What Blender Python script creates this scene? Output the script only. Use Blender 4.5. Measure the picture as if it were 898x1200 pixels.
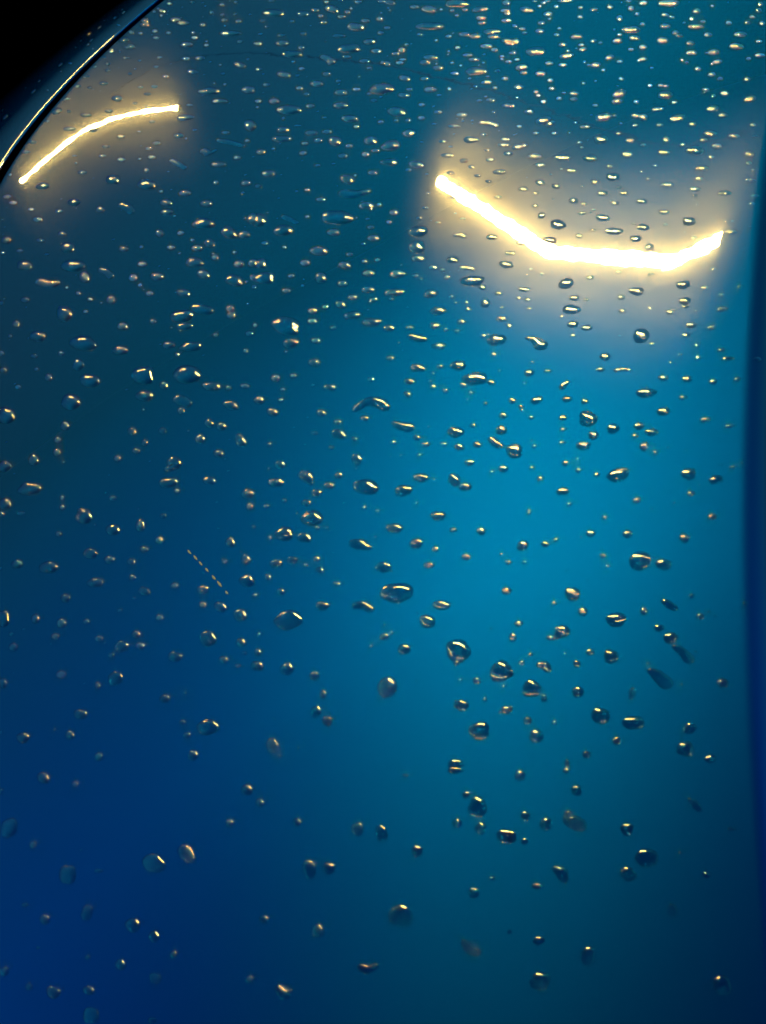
import bpy, bmesh, math, random
import numpy as np

scene = bpy.context.scene
for o in list(bpy.data.objects):
    bpy.data.objects.remove(o)

# ------------------------------------------------------------------ camera
DEP, FOVY, DIST = math.radians(48.0), math.radians(38.0), 0.36
cam_data = bpy.data.cameras.new('camera')
cam = bpy.data.objects.new('camera', cam_data)
scene.collection.objects.link(cam)
cam.location = (0.0, -DIST * math.cos(DEP), DIST * math.sin(DEP))
cam.rotation_euler = (math.pi / 2 - DEP, 0, 0)
cam_data.sensor_fit = 'VERTICAL'
cam_data.sensor_height = 24.0
cam_data.lens = 12.0 / math.tan(FOVY / 2)
cam_data.clip_start, cam_data.clip_end = 0.01, 200.0
scene.camera = cam

# ------------------------------------------------------------------ night air: blue fill in bands, most of the light comes from the two lamps
world = bpy.data.worlds.new('World')
scene.world = world
world.use_nodes = True
wn, wl = world.node_tree.nodes, world.node_tree.links
bg = wn['Background']
bg.inputs['Strength'].default_value = 0.85
# night sky: a blue band added as fill for the paint, near black overhead, unlit darkness below the horizon
wtc = wn.new('ShaderNodeTexCoord'); wsep = wn.new('ShaderNodeSeparateXYZ'); wramp = wn.new('ShaderNodeValToRGB')
wl.new(wtc.outputs['Generated'], wsep.inputs[0]); wl.new(wsep.outputs['Z'], wramp.inputs[0])
cr = wramp.color_ramp
cr.elements[0].position = 0.0; cr.elements[0].color = (0, 0, 0, 1)
cr.elements[1].position = 0.86; cr.elements[1].color = (0.001, 0.016, 0.055, 1)
for p_, c_ in ((0.14, (0.05, 0.24, 0.36)), (0.34, (0.07, 0.48, 0.72)), (0.47, (0.03, 0.70, 1.06)), (0.62, (0.01, 0.42, 0.60)), (0.76, (0.003, 0.10, 0.18))):
    e_ = cr.elements.new(p_); e_.color = (*c_, 1)
wl.new(wramp.outputs[0], bg.inputs['Color'])

LAMP_COLOUR = (1.0, 0.66, 0.155)
LAMP_STRENGTH, FAR_LAMP_STRENGTH = 1700.0, 950.0

scene.view_settings.view_transform = 'Standard'
scene.view_settings.look = 'None'
scene.view_settings.exposure = 0.0
scene.view_settings.gamma = 1.0
scene.cycles.use_denoising = True
scene.cycles.max_bounces = 10
scene.cycles.transmission_bounces = 8
scene.cycles.sample_clamp_indirect = 25.0
scene.cycles.blur_glossy = 0.3
scene.cycles.caustics_reflective = True
scene.cycles.caustics_refractive = True


# ------------------------------------------------------------------ helpers
def link_mesh(name, verts, faces, mat, parent=None, smooth=True):
    me = bpy.data.meshes.new(name)
    me.from_pydata(verts, [], faces)
    me.update()
    if smooth:
        me.polygons.foreach_set('use_smooth', [True] * len(me.polygons))
    me.materials.append(mat)
    o = bpy.data.objects.new(name, me)
    scene.collection.objects.link(o)
    if parent:
        o.parent = parent
    return o


def empty(name, loc=(0, 0, 0)):
    o = bpy.data.objects.new(name, None)
    o.empty_display_size = 0.05
    o.location = loc
    scene.collection.objects.link(o)
    return o


def tag(o, label=None, cat=None, group=None, kind=None):
    for k, v in (('label', label), ('category', cat), ('group', group), ('kind', kind)):
        if v:
            o[k] = v
    return o


def new_mat(name):
    m = bpy.data.materials.new(name)
    m.use_nodes = True
    nt = m.node_tree
    b = nt.nodes['Principled BSDF']
    return m, nt, b


# ------------------------------------------------------------------ materials
def car_paint(name, colour):
    m, nt, b = new_mat(name)
    n, l = nt.nodes, nt.links
    tc = n.new('ShaderNodeTexCoord')
    # metal flake: tiny cells, each tilted and tinted a little differently, under the clear coat
    vor = n.new('ShaderNodeTexVoronoi'); vor.inputs['Scale'].default_value = 3200.0
    l.new(tc.outputs['Object'], vor.inputs['Vector'])
    sub = n.new('ShaderNodeVectorMath'); sub.operation = 'SUBTRACT'; sub.inputs[1].default_value = (.5, .5, .5)
    l.new(vor.outputs['Color'], sub.inputs[0])
    sc_ = n.new('ShaderNodeVectorMath'); sc_.operation = 'SCALE'; sc_.inputs['Scale'].default_value = FLAKE
    l.new(sub.outputs[0], sc_.inputs[0])
    geo = n.new('ShaderNodeNewGeometry')
    add = n.new('ShaderNodeVectorMath'); add.operation = 'ADD'
    l.new(geo.outputs['Normal'], add.inputs[0]); l.new(sc_.outputs[0], add.inputs[1])
    nrm = n.new('ShaderNodeVectorMath'); nrm.operation = 'NORMALIZE'
    l.new(add.outputs[0], nrm.inputs[0])
    # slightly uneven film of grime and dried water on the clear coat
    film = n.new('ShaderNodeTexNoise'); film.inputs['Scale'].default_value = 38.0
    film.inputs['Detail'].default_value = 7.0; film.inputs['Roughness'].default_value = 0.65
    l.new(tc.outputs['Object'], film.inputs['Vector'])
    mr = n.new('ShaderNodeMapRange'); mr.inputs['From Min'].default_value = .3; mr.inputs['From Max'].default_value = .75
    mr.inputs['To Min'].default_value = HAZE_MIX * .65; mr.inputs['To Max'].default_value = HAZE_MIX * 1.35
    l.new(film.outputs['Fac'], mr.inputs['Value'])
    # orange peel of the clear coat
    peel = n.new('ShaderNodeTexNoise'); peel.inputs['Scale'].default_value = 160.0
    l.new(tc.outputs['Object'], peel.inputs['Vector'])
    bump = n.new('ShaderNodeBump'); bump.inputs['Strength'].default_value = 0.012; bump.inputs['Distance'].default_value = 0.0004
    l.new(peel.outputs['Fac'], bump.inputs['Height'])
    # metallic flop, exaggerated: shade put into the colour, darkening it towards a grazing view
    lw = n.new('ShaderNodeLayerWeight'); lw.inputs['Blend'].default_value = 0.5
    fl = n.new('ShaderNodeValToRGB')
    fl.color_ramp.elements[0].position = 0.21; fl.color_ramp.elements[0].color = (*colour, 1)
    fl.color_ramp.elements[1].position = 0.41; fl.color_ramp.elements[1].color = (*[c * FLOP_SHADE for c in colour], 1)
    l.new(lw.outputs['Facing'], fl.inputs[0])
    n.remove(b)

    def glossy(rough, dist='BECKMANN'):
        gl = n.new('ShaderNodeBsdfAnisotropic'); gl.distribution = dist
        gl.inputs['Roughness'].default_value = rough
        return gl

    base_a, base_b = glossy(BASE_ROUGH), glossy(BASE_ROUGH2)          # flakes lying flat, and flakes lying at odds
    for gl in (base_a, base_b):
        l.new(fl.outputs[0], gl.inputs['Color']); l.new(nrm.outputs[0], gl.inputs['Normal'])
    base = n.new('ShaderNodeMixShader'); base.inputs[0].default_value = 0.5
    l.new(base_a.outputs[0], base.inputs[1]); l.new(base_b.outputs[0], base.inputs[2])
    clear, haze = glossy(0.015), glossy(HAZE_ROUGH)                     # clear coat, partly dulled by the film
    for gl in (clear, haze):
        l.new(bump.outputs[0], gl.inputs['Normal'])
    fringe = glossy(0.065)                                             # fine swirl marks spread a narrow fringe round bright lights
    l.new(bump.outputs[0], fringe.inputs['Normal'])
    polish = n.new('ShaderNodeMixShader'); polish.inputs[0].default_value = 0.035
    l.new(clear.outputs[0], polish.inputs[1]); l.new(fringe.outputs[0], polish.inputs[2])
    coat = n.new('ShaderNodeMixShader')
    l.new(mr.outputs[0], coat.inputs[0]); l.new(polish.outputs[0], coat.inputs[1]); l.new(haze.outputs[0], coat.inputs[2])
    fr = n.new('ShaderNodeFresnel'); fr.inputs['IOR'].default_value = 1.5
    mix = n.new('ShaderNodeMixShader')
    l.new(fr.outputs[0], mix.inputs[0]); l.new(base.outputs[0], mix.inputs[1]); l.new(coat.outputs[0], mix.inputs[2])
    l.new(mix.outputs[0], n['Material Output'].inputs['Surface'])
    return m


FLOP_SHADE, WATER_GLOSS, INNER_GLOSS = 0.19, 0.13, 0.22
FLAKE, HAZE_MIX, HAZE_ROUGH, BASE_ROUGH, BASE_ROUGH2 = 0.02, 0.056, 0.14, 0.41, 0.50
M = {}
M['paint'] = car_paint('blue_metallic_paint', (0.00004, 0.0375, 0.265))
m, nt, b = new_mat('water'); M['water'] = m
nt.nodes.remove(b)
rf = nt.nodes.new('ShaderNodeBsdfRefraction'); rf.distribution = 'BECKMANN'
rf.inputs['IOR'].default_value = 1.333; rf.inputs['Roughness'].default_value = 0.03
gl = nt.nodes.new('ShaderNodeBsdfAnisotropic'); gl.distribution = 'BECKMANN'; gl.inputs['Roughness'].default_value = WATER_GLOSS
fr = nt.nodes.new('ShaderNodeFresnel'); fr.inputs['IOR'].default_value = 1.55
mx = nt.nodes.new('ShaderNodeMixShader')
tr = nt.nodes.new('ShaderNodeBsdfTransparent'); body = nt.nodes.new('ShaderNodeMixShader'); body.inputs[0].default_value = 0.58
nt.links.new(tr.outputs[0], body.inputs[1]); nt.links.new(rf.outputs[0], body.inputs[2])
ge = nt.nodes.new('ShaderNodeNewGeometry'); sb = nt.nodes.new('ShaderNodeMix')
sb.inputs[3].default_value = INNER_GLOSS                              # outer skin: Fresnel gloss; inner side: most light escapes
nt.links.new(ge.outputs['Backfacing'], sb.inputs[0]); nt.links.new(fr.outputs[0], sb.inputs[2])
nt.links.new(sb.outputs[0], mx.inputs[0]); nt.links.new(body.outputs[0], mx.inputs[1]); nt.links.new(gl.outputs[0], mx.inputs[2])
nt.links.new(mx.outputs[0], nt.nodes['Material Output'].inputs['Surface'])
m, nt, b = new_mat('black_rubber'); M['rubber'] = m
b.inputs['Base Color'].default_value = (0.006, 0.006, 0.007, 1)
b.inputs['Roughness'].default_value = 0.8
b.inputs['Specular IOR Level'].default_value = 0.1
m, nt, b = new_mat('bare_primer'); M['primer'] = m
b.inputs['Base Color'].default_value = (0.10, 0.12, 0.12, 1)
b.inputs['Roughness'].default_value = 0.7
for k_, st_ in (('tube', LAMP_STRENGTH), ('far_tube', FAR_LAMP_STRENGTH)):
    m, nt, b = new_mat('lit_' + k_); M[k_] = m
    b.inputs['Base Color'].default_value = (0.8, 0.8, 0.8, 1)
    b.inputs['Emission Color'].default_value = (*LAMP_COLOUR, 1)
    b.inputs['Emission Strength'].default_value = st_
m, nt, b = new_mat('lamp_metal'); M['lamp_metal'] = m
b.inputs['Base Color'].default_value = (0.003, 0.003, 0.003, 1)
b.inputs['Roughness'].default_value = 0.5

# ------------------------------------------------------------------ the form of the car body (metres; x across, y away, z up)
KY, WS, RS, RW, CX, CL, X0, TW = 0.15, 0.06, 50.0, 0.11, 1.3, 0.6, 0.195, 0.85


def shut_x(y):                     # plan of the shut line between bonnet and wing
    return -0.14315 + 2.71680 * np.maximum(y - 0.16958, 0) ** 2


def fold_x(y):                     # plan of the fold where the bonnet turns down into its flank
    return 0.36662 * y * y + 0.15095 * y + 0.09021


def body_z(x, y):
    x, y = np.asarray(x, float), np.asarray(y, float)
    t = x - shut_x(y)
    z = -0.5 * KY * np.maximum(y + 0.1, 0) ** 2 - 0.5 * CX * np.maximum(x, 0) ** 2 - 0.5 * CL * np.minimum(x, 0) ** 2 + CX * X0 * x
    z = z + TW * 0.5 * (x + np.sqrt(x * x + 0.0025)) * (np.minimum(y, 0.35) - 0.13)
    z = z - np.maximum(WS - t, 0) ** 2 / (2 * RS) - np.maximum(-t, 0) ** 2 / (2 * RW)
    v = np.maximum(x - fold_x(y) + FOLD_W / 2, 0)
    k = FOLD_S / FOLD_W
    z = z - np.where(v < FOLD_W, .5 * k * v * v, .5 * k * FOLD_W ** 2 + FOLD_S * (v - FOLD_W))
    return z


FOLD_W, FOLD_S = 0.010, 0.75


def body_n(x, y, e=1e-4):
    n = np.array([-(body_z(x + e, y) - body_z(x - e, y)) / (2 * e), -(body_z(x, y + e) - body_z(x, y - e)) / (2 * e), 1.0])
    return n / np.linalg.norm(n)


def sheet(name, cols, ys, mat, parent, rolled=None):
    """rows along y; cols(y) gives the x of each column; rolled: list of (dx, dz) added at one border"""
    V, F = [], []
    for y in ys:
        xs = cols(y)
        zs = body_z(xs, np.full_like(xs, y))
        row = [(x, y, z) for x, z in zip(xs, zs)]
        if rolled:
            side, offs = rolled
            k = 0 if side < 0 else -1
            bx, _, bz = row[k]
            ext = [(bx + dx, y, bz + dz) for dx, dz in offs]
            row = ext[::-1] + row if side < 0 else row + ext
        V += row
    nc = len(V) // len(ys)
    for j in range(len(ys) - 1):
        for i in range(nc - 1):
            a = j * nc + i
            F.append((a, a + 1, a + 1 + nc, a + nc))
    return link_mesh(name, V, F, mat, parent)


# ------------------------------------------------------------------ the car: bonnet, wing and the dark shut line between them
car = empty('car', (0, 0, 0))
tag(car, 'blue metallic car bonnet and wing beaded with rain under warm tube light', 'car')
ys = np.concatenate([np.linspace(-0.30, 0.45, 330), np.linspace(0.455, 0.70, 40)])
GAPW = 0.0056
u = np.linspace(0, 1, 170); u = u + 0.0 * u


def bonnet_cols(y):
    a, c = shut_x(y) + GAPW, fold_x(y)
    inner = a + (c - 0.007 - a) * u
    fold = c + np.linspace(-0.0065, 0.0065, 24)
    out = c + 0.007 + np.linspace(0.0, 0.22, 24)
    return np.concatenate([inner, fold, out])


R1 = 0.0008
roll = [(-R1 * math.sin(a), -R1 * (1 - math.cos(a)) - 0.3 * R1 * math.sin(a)) for a in np.linspace(0.25, 1.57, 6)] + [(-R1, -0.014)]
bonnet = sheet('bonnet', bonnet_cols, ys, M['paint'], car, (-1, roll))
wt = -np.concatenate([np.linspace(0.0, 0.02, 30), np.linspace(0.021, 0.075, 40)])[::-1]
roll2 = [(R1 * math.sin(a), -R1 * (1 - math.cos(a)) + 0.3 * R1 * math.sin(a)) for a in np.linspace(0.25, 1.57, 6)] + [(R1, -0.014)]
wing = sheet('wing', lambda y: shut_x(y) + wt, ys, M['paint'], car, (1, roll2))
V, F = [], []
for y in ys:
    x = float(shut_x(y)); z = float(body_z(x, y))
    V += [(x - 0.004, y, z - 0.009), (x + 0.010, y, z - 0.010)]
for j in range(len(ys) - 1):
    F.append((2 * j, 2 * j + 1, 2 * j + 3, 2 * j + 2))
link_mesh('shut_line_seal', V, F, M['rubber'], car)

# ------------------------------------------------------------------ the two tube lamps the paint mirrors

HANG_Z = 1.6


def tube(name, pts, r, mat, parent, segs=14):
    V, F = [], []
    P = [np.array(p, float) for p in pts]
    for i, p in enumerate(P):
        d = P[min(i + 1, len(P) - 1)] - P[max(i - 1, 0)]; d /= np.linalg.norm(d)
        s = np.cross(d, (0, 0, 1)); s /= np.linalg.norm(s); t_ = np.cross(s, d)
        for k in range(segs):
            a = 2 * math.pi * k / segs
            V.append(tuple(p + r * (math.cos(a) * s + math.sin(a) * t_)))
    n = len(P)
    for i in range(n - 1):
        for k in range(segs):
            F.append((i * segs + k, i * segs + (k + 1) % segs, (i + 1) * segs + (k + 1) % segs, (i + 1) * segs + k))
    F.append(tuple(range(segs))[::-1]); F.append(tuple((n - 1) * segs + k for k in range(segs)))
    return link_mesh(name, V, F, mat, parent)


def lamp(label, pts, r, mat):
    mid = pts[len(pts) // 2]
    root = empty('tube_lamp', (mid[0], mid[1], HANG_Z))
    tag(root, label, 'lamp', 'tube lamps hanging over the bonnet')
    loc = [(p[0] - mid[0], p[1] - mid[1], p[2] - HANG_Z) for p in pts]
    tube('tube', loc, r, M[mat], root)
    for e in (0, -1):
        p = loc[e]
        q = loc[1] if e == 0 else loc[-2]
        d = np.array(p) - np.array(q); d /= np.linalg.norm(d)
        tube('end_cap', [np.array(p) + d * 0.001, np.array(p) + d * 0.012], r, M['lamp_metal'], root)
    return root


lamp('bent glowing tube lamp whose broad bright reflection sags across the upper bonnet',
     [(x, y, 1.6) for x, y in ((-0.657, 2.624), (-0.538, 2.438), (-0.427, 2.273), (-0.324, 2.127), (-0.237, 2.01), (-0.188, 1.953), (-0.049, 1.838), (0.077, 1.743), (0.153, 1.691), (0.187, 1.677), (0.236, 1.668), (0.288, 1.659))], 0.0105, 'tube')
lamp('long glowing tube lamp whose thin reflection arcs along the bonnet edge by the wing',
     [(x, y, 1.6) for x, y in ((-2.107, 4.77), (-2.238, 4.911), (-2.376, 5.054), (-2.52, 5.196), (-2.671, 5.336), (-2.781, 5.416), (-2.892, 5.487), (-2.983, 5.524), (-3.061, 5.536), (-3.157, 5.541), (-3.251, 5.535), (-3.376, 5.519))], 0.0090, 'far_tube')

m, nt, b = new_mat('added_cable_sheath')
b.inputs['Base Color'].default_value = (0.08, 0.08, 0.08, 1)
b.inputs['Roughness'].default_value = 0.6
cab = empty('added_cable', (0.0, 0.0, 3.0))  # unseen cable, added for the faint line it mirrors on the bonnet
tag(cab, 'thin unseen cable added overhead to mirror a faint curved line across the upper bonnet', 'cable')
tube('sheath', [(x, y, 0) for x, y in ((-5.091, 10.455), (-4.874, 10.437), (-4.524, 10.273), (-4.087, 9.856), (-3.57, 9.268), (-3.157, 8.716), (-2.623, 7.907), (-2.179, 7.163), (-1.57, 6.091), (-1.204, 5.486), (-0.869, 4.952), (-0.566, 4.497), (-0.289, 4.116), (-0.037, 3.807), (0.146, 3.625), (0.354, 3.483), (0.51, 3.405))], 0.0035, m, cab, 8)


DROPS = [  # each drop on the paint: foot outline in 0.01 mm (centre, half axes, or bent spine x, y, r), and what sets it apart
([-705,4095,105,-556,4211,143,-346,4291,173,-105,4182,180,45,3989,150],'long hook-shaped water drop with a notched foot in mid-bonnet'),
([319,-2257,399,-57,-2,-295],'broad flat oval water drop, widest one below mid-bonnet'),
([5877,-4882,89,6016,-5019,153,6150,-5197,165],'slug-shaped slanting water drop near the dark folded flank'),
([1688,-4082,291,-93,-51,-286],'large lopsided water drop with a bead at its lower tip'),
([-2218,-2658,340,-60,12,-287],'fat flat-topped water drop with a long straight highlight below mid-bonnet'),
([-5511,6786,450,-139,35,-378],'large long oval water drop beside its broad round twin, at left'),
([349,-10356,207,66,79,-243],'tilted squarish water drop alone in the dark lower middle of bonnet'),
([-2754,8018,449,-314,-46,-331],'long slanting water drop with a blunt end above mid-bonnet'),
([3798,-8309,84,3834,-8439,156,4016,-8548,144],'ragged triangular water drop with a bright peak, low on bonnet'),
([2608,-4725,249,-19,-14,-279],'large round water drop, first below-right of the lopsided drop'),
([-1390,12672,490,-175,8,-359],'long flat dark water drop between the two lamp reflections'),
([6479,-4279,77,6619,-4410,110,6722,-4584,129],'large bent water drop, first above-right of the slug-shaped drop'),
([5290,-9304,216,-2,-25,-222],'large twin-glint water drop in the dark lower right of bonnet'),
([-4831,-8619,245,-34,25,-235],'big round water drop in the dark lower left of bonnet'),
([-6842,7170,350,-112,47,-414],'broad rounded water drop with a bright lower rim, beside a longer oval'),
([5970,-1858,241,-13,-31,-289],'big sparkling round water drop near the dark folded flank'),
([101,-4894,215,-26,-1,-281],'angular water drop with two bottom glints below mid-bonnet'),
([-8925,9282,459,-250,17,-337],'large oval water drop, second above-left of the broad twin drop'),
([-420,1230,326,-126,-25,-253],'large oval water drop, second below the hook-shaped drop'),
([3876,5877,84,4023,5819,115,4184,5550,191],'comma-shaped water drop below the sag of the broad lamp reflection'),
([-1213,13891,161,-884,13680,179,-489,13682,107],'large bent water drop, first above-right of the long flat dark drop'),
([3724,-3890,65,3869,-3892,65,4020,-3746,181],'pale round water drop with a thin foot sticking out sideways'),
([2075,-6216,217,29,25,-234],'large round water drop, first above the leaning oval drop'),
([1957,-8051,179,81,80,-221],'leaning oval water drop with glints at both ends, low on bonnet'),
([-4204,-8399,137,-4114,-8514,137,-4016,-8646,87],'large bent water drop, first right of the big dark round drop'),
([2987,-11800,205,-5,-11,-167],'large round water drop, first below-left of the lone low drop'),
([-3917,-5372,252,-41,18,-222],'squat round water drop alone on the dark left half of bonnet'),
([6433,-11901,184,2,-25,-176],'large round water drop, first right of the lone low drop'),
([280,3354,74,485,3178,147,652,3103,169],'large bent water drop, first below-right of the hook-shaped drop'),
([-1766,444,265,-54,9,-265],'large round water drop, fourth above the fat flat-topped drop'),
([-6726,-8614,182,-27,37,-253],'upright egg-shaped water drop in the dark lower left corner'),
([2413,4587,302,-55,-11,-266],'large oval water drop, first below-left of the comma-shaped drop'),
([3251,-5220,203,-13,-15,-228],'large round water drop, first below-left of the drop with a foot'),
([-8293,-7233,207,-35,43,-242],'large round water drop, first above-left of the upright egg drop'),
([1573,-10974,69,1688,-11130,92,1851,-11177,52],'large bent water drop, first below-right of the tilted squarish drop'),
([5718,799,268,3,-11,-227],'wide water drop with a ribbed highlight near the folded flank'),
([5348,-6180,217,-6,-20,-189],'large round water drop, second below-left of the slug-shaped drop'),
([-5596,3385,153,-5498,3187,168,-5678,3121,107],'large bent water drop, third below the large long oval drop'),
([-10907,6778,299,-99,71,-383],'large round water drop, second below the peanut-shaped drop'),
([4676,-5981,200,-8,-19,-205],'large round water drop, third below-left of the slug-shaped drop'),
([3465,-9509,82,3560,-9595,130,3595,-9723,94],'large bent water drop, first below the ragged triangular drop'),
([-8937,6709,315,-102,51,-338],'large round water drop, third left of the broad twin drop'),
([-5926,9495,366,-126,29,-308],'large oval water drop, third above the large long oval drop'),
([-625,-2511,100,-472,-2509,120,-305,-2660,100],'large bent water drop, first below-left of the broad flat oval drop'),
([-10955,13079,141,-10654,12827,150,-10369,12713,169],'peanut-shaped water drop below the thin arc reflection'),
([-9623,3467,345,-100,44,-257],'large oval water drop, second below-left of the broad twin drop'),
([-1525,-9089,132,-1491,-9208,132,-1488,-9312,90],'large bent water drop, third above-left of the tilted squarish drop'),
([5166,2732,239,-26,-23,-264],'large round water drop, third above-left of the wide ribbed drop'),
([5252,-3486,216,-10,-21,-210],'large round water drop, first right of the drop with a foot'),
([-9863,13437,437,-178,49,-327],'large oval water drop, first above-right of the peanut-shaped drop'),
([-5527,18699,79,-5140,18386,109,-4654,17947,69],'medium bent water drop, third below-right of the thin arc tip'),
([-5683,5836,144,-5505,5668,144,-5354,5521,112],'medium bent water drop, first below the large long oval drop'),
([3930,-11324,152,-2,-15,-176],'lone round water drop with three glints near the bottom edge'),
([-2021,2000,145,-1914,1868,153,-1819,1632,51],'medium bent water drop, second below-left of the hook-shaped drop'),
([-33,19351,407,-188,0,-348],'long blunt water drop high up between the two lamp reflections'),
([-2024,-11661,81,-1895,-11804,93,-1798,-11738,58],'medium bent water drop, second below-left of the tilted squarish drop'),
([-4126,-2851,202,-39,20,-247],'medium round water drop, third below the dashed scratch'),
([-5773,-11812,161,-18,25,-182],'medium round water drop, third below the upright egg drop'),
([2487,8535,321,-5,12,-245],'medium oval water drop, second above-left of the comma-shaped drop'),
([6368,-6831,179,-2,-23,-183],'medium round water drop, first below the slug-shaped drop'),
([-2434,64,230,-48,11,-235],'medium round water drop, second above-right of the dashed scratch'),
([-8472,7467,343,-114,38,-267],'medium oval water drop, first left of the broad twin drop'),
([3277,1851,203,-27,-15,-260],'smooth egg-shaped water drop in the bright blue of mid-bonnet'),
([-558,-646,265,-120,-27,-171],'medium slanting water drop, second above-left of the broad flat oval drop'),
([-7855,1955,252,-67,37,-262],'medium round water drop, fourth above-left of the dashed scratch'),
([-8641,16258,116,-8382,15985,136,-8205,15653,116],'medium bent water drop, second right of the thin arc foot'),
([2483,-8744,161,-8,-9,-172],'medium round water drop, first below-right of the leaning oval drop'),
([6801,5557,214,56,20,-272],'dark heart-shaped water drop below the end of the broad lamp reflection'),
([2742,2318,108,2834,2166,122,2929,2074,108],'medium bent water drop, first above-left of the smooth egg drop'),
([-3504,10442,340,-116,14,-258],'medium oval water drop, first above-left of the long slanting drop'),
([-9789,10999,264,-100,61,-394],'medium round water drop, first below-right of the peanut-shaped drop'),
([-9549,-1058,175,-42,48,-261],'medium upright water drop, first above-left of the lower left edge'),
([-5643,13968,362,-144,25,-293],'medium oval water drop, second below the thin arc tip'),
([-5314,9590,339,-185,-2,-244],'medium oval water drop, fourth above the large long oval drop'),
([4884,-9648,158,-2,-16,-152],'medium round water drop, first below-left of the twin-glint drop'),
([-8588,386,281,-70,32,-198],'medium oval water drop, second above the lower left edge'),
([-7109,18190,89,-6858,17855,99,-6597,17485,79],'medium bent water drop, first below the thin arc tip'),
([793,6592,109,999,6438,133,1099,6404,117],'medium bent water drop, second above-right of the hook-shaped drop'),
([-420,-11361,81,-281,-11417,81,-144,-11352,58],'medium bent water drop, first below-left of the tilted squarish drop'),
([-3170,19501,437,-203,12,-278],'medium long water drop, first left of the long blunt drop'),
([3045,5972,255,-15,2,-223],'medium oval water drop, first left of the comma-shaped drop'),
([6322,-8025,49,6412,-8142,97,6471,-8223,73],'medium bent water drop, first above-right of the twin-glint drop'),
([4332,-2714,166,-57,-49,-195],'medium slanting water drop, first above the drop with a foot'),
([1017,-3187,188,-23,-4,-186],'medium round water drop, first below-right of the broad flat oval drop'),
([6394,-3038,79,6490,-3144,105,6579,-3202,92],'medium bent water drop, first below-right of the big sparkling drop'),
([1650,22614,473,-243,-6,-252],'longest thin water drop tapering to a tip, by the top edge'),
([-1177,22565,402,-209,5,-318],'medium long water drop, first above-left of the long blunt drop'),
([984,10475,246,-72,-4,-290],'medium oval water drop, third below the broad reflection tip'),
([5041,-4477,162,-7,-18,-188],'medium round water drop, first above-left of the slug-shaped drop'),
([-6299,-3589,171,-34,28,-227],'medium round water drop, first right of the lower left edge'),
([-5139,-9985,166,-21,18,-152],'medium round water drop, first below the big dark round drop'),
([1036,11174,282,-86,-4,-255],'medium oval water drop, first below the broad reflection tip'),
([-5512,7975,325,-72,30,-219],'medium long water drop, first above the large long oval drop'),
([-29,-8504,135,-12,0,-183],'medium upright water drop, second above the tilted squarish drop'),
([-2102,22505,104,-1919,22247,114,-1762,21927,145],'medium bent water drop, second above-left of the long blunt drop'),
([508,933,207,23,29,-200],'medium slanting water drop, third below the hook-shaped drop'),
([6689,3485,248,-23,-20,-178],'medium oval water drop, first below the heart-shaped drop'),
([-7858,17084,342,-152,38,-329],'medium oval water drop, first below-left of the thin arc tip'),
([-2412,-6089,166,-24,9,-177],'medium round water drop, first right of the squat round drop'),
([-3832,3836,99,-3766,3654,129,-3720,3546,137],'medium bent water drop, fourth below-right of the large long oval drop'),
([2580,23688,415,-219,-9,-276],'medium long water drop, first above-right of the longest thin drop'),
([-4430,10653,277,-156,-5,-265],'medium oval water drop, second above-left of the long slanting drop'),
([-3050,12622,287,-105,13,-277],'medium oval water drop, second left of the long flat dark drop'),
([-8870,12847,83,-8678,12670,92,-8465,12328,92],'medium bent water drop, second right of the peanut-shaped drop'),
([-3282,-1260,185,-37,13,-207],'medium round water drop, second right of the dashed scratch'),
([3472,-4605,83,3576,-4641,115,3632,-4735,89],'medium bent water drop, first below the drop with a foot'),
([243,15904,278,-111,-1,-298],'medium oval water drop, second below the long blunt drop'),
([-3057,13328,89,-2851,13105,80,-2638,12852,54],'medium bent water drop, first left of the long flat dark drop'),
([3271,-6427,150,-8,-11,-161],'medium round water drop, second above-right of the leaning oval drop'),
([-6697,6262,261,-130,3,-220],'medium oval water drop, first below the broad twin drop'),
([1841,2721,215,-36,-6,-190],'medium oval water drop, first left of the smooth egg drop'),
([6487,-1982,176,-8,-20,-172],'medium round water drop, first right of the big sparkling drop'),
([-6163,-9571,132,-18,24,-176],'medium upright water drop, first below-right of the upright egg drop'),
([-5640,2591,261,-68,18,-179],'medium oval water drop, second above-left of the dashed scratch'),
([3083,16114,83,3298,16007,101,3486,15819,120],'medium bent water drop, first below the fat cigar drop'),
([-3832,13439,211,-81,21,-357],'medium round water drop, third left of the long flat dark drop'),
([7415,712,170,-9,-25,-197],'medium round water drop, first right of the wide ribbed drop'),
([-4071,26764,467,-269,15,-288],'medium long water drop, fifth above-left of the long blunt drop'),
([5085,6819,240,-39,-15,-190],'medium oval water drop, second above-right of the comma-shaped drop'),
([13,-1444,203,-32,0,-157],'medium oval water drop, first above-left of the broad flat oval drop'),
([-4777,13168,250,-199,-26,-273],'medium slanting water drop, fifth left of the long flat dark drop'),
([3052,19076,334,-139,-10,-241],'fat cigar-shaped water drop above the broad reflection tip'),
([-6646,-11234,141,-17,22,-140],'medium round water drop, second below the upright egg drop'),
([-1289,-10541,131,-12,4,-139],'medium round water drop, first left of the tilted squarish drop'),
([-5763,12013,306,-114,21,-232],'medium oval water drop, fourth above-left of the long slanting drop'),
([-2190,-4077,159,-26,8,-176],'medium round water drop, first below the fat flat-topped drop'),
([1715,-5534,154,-13,-5,-154],'medium round water drop, first below the lopsided drop'),
([5025,7889,222,8,3,-210],'medium oval water drop, first below-left of the broad reflection sag'),
([1353,-2760,189,-22,-4,-148],'medium oval water drop, first right of the broad flat oval drop'),
([-10511,10178,264,-98,46,-270],'medium oval water drop, first below the peanut-shaped drop'),
([5004,10456,237,-52,-16,-214],'medium oval water drop, first above-left of the broad reflection sag'),
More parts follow.
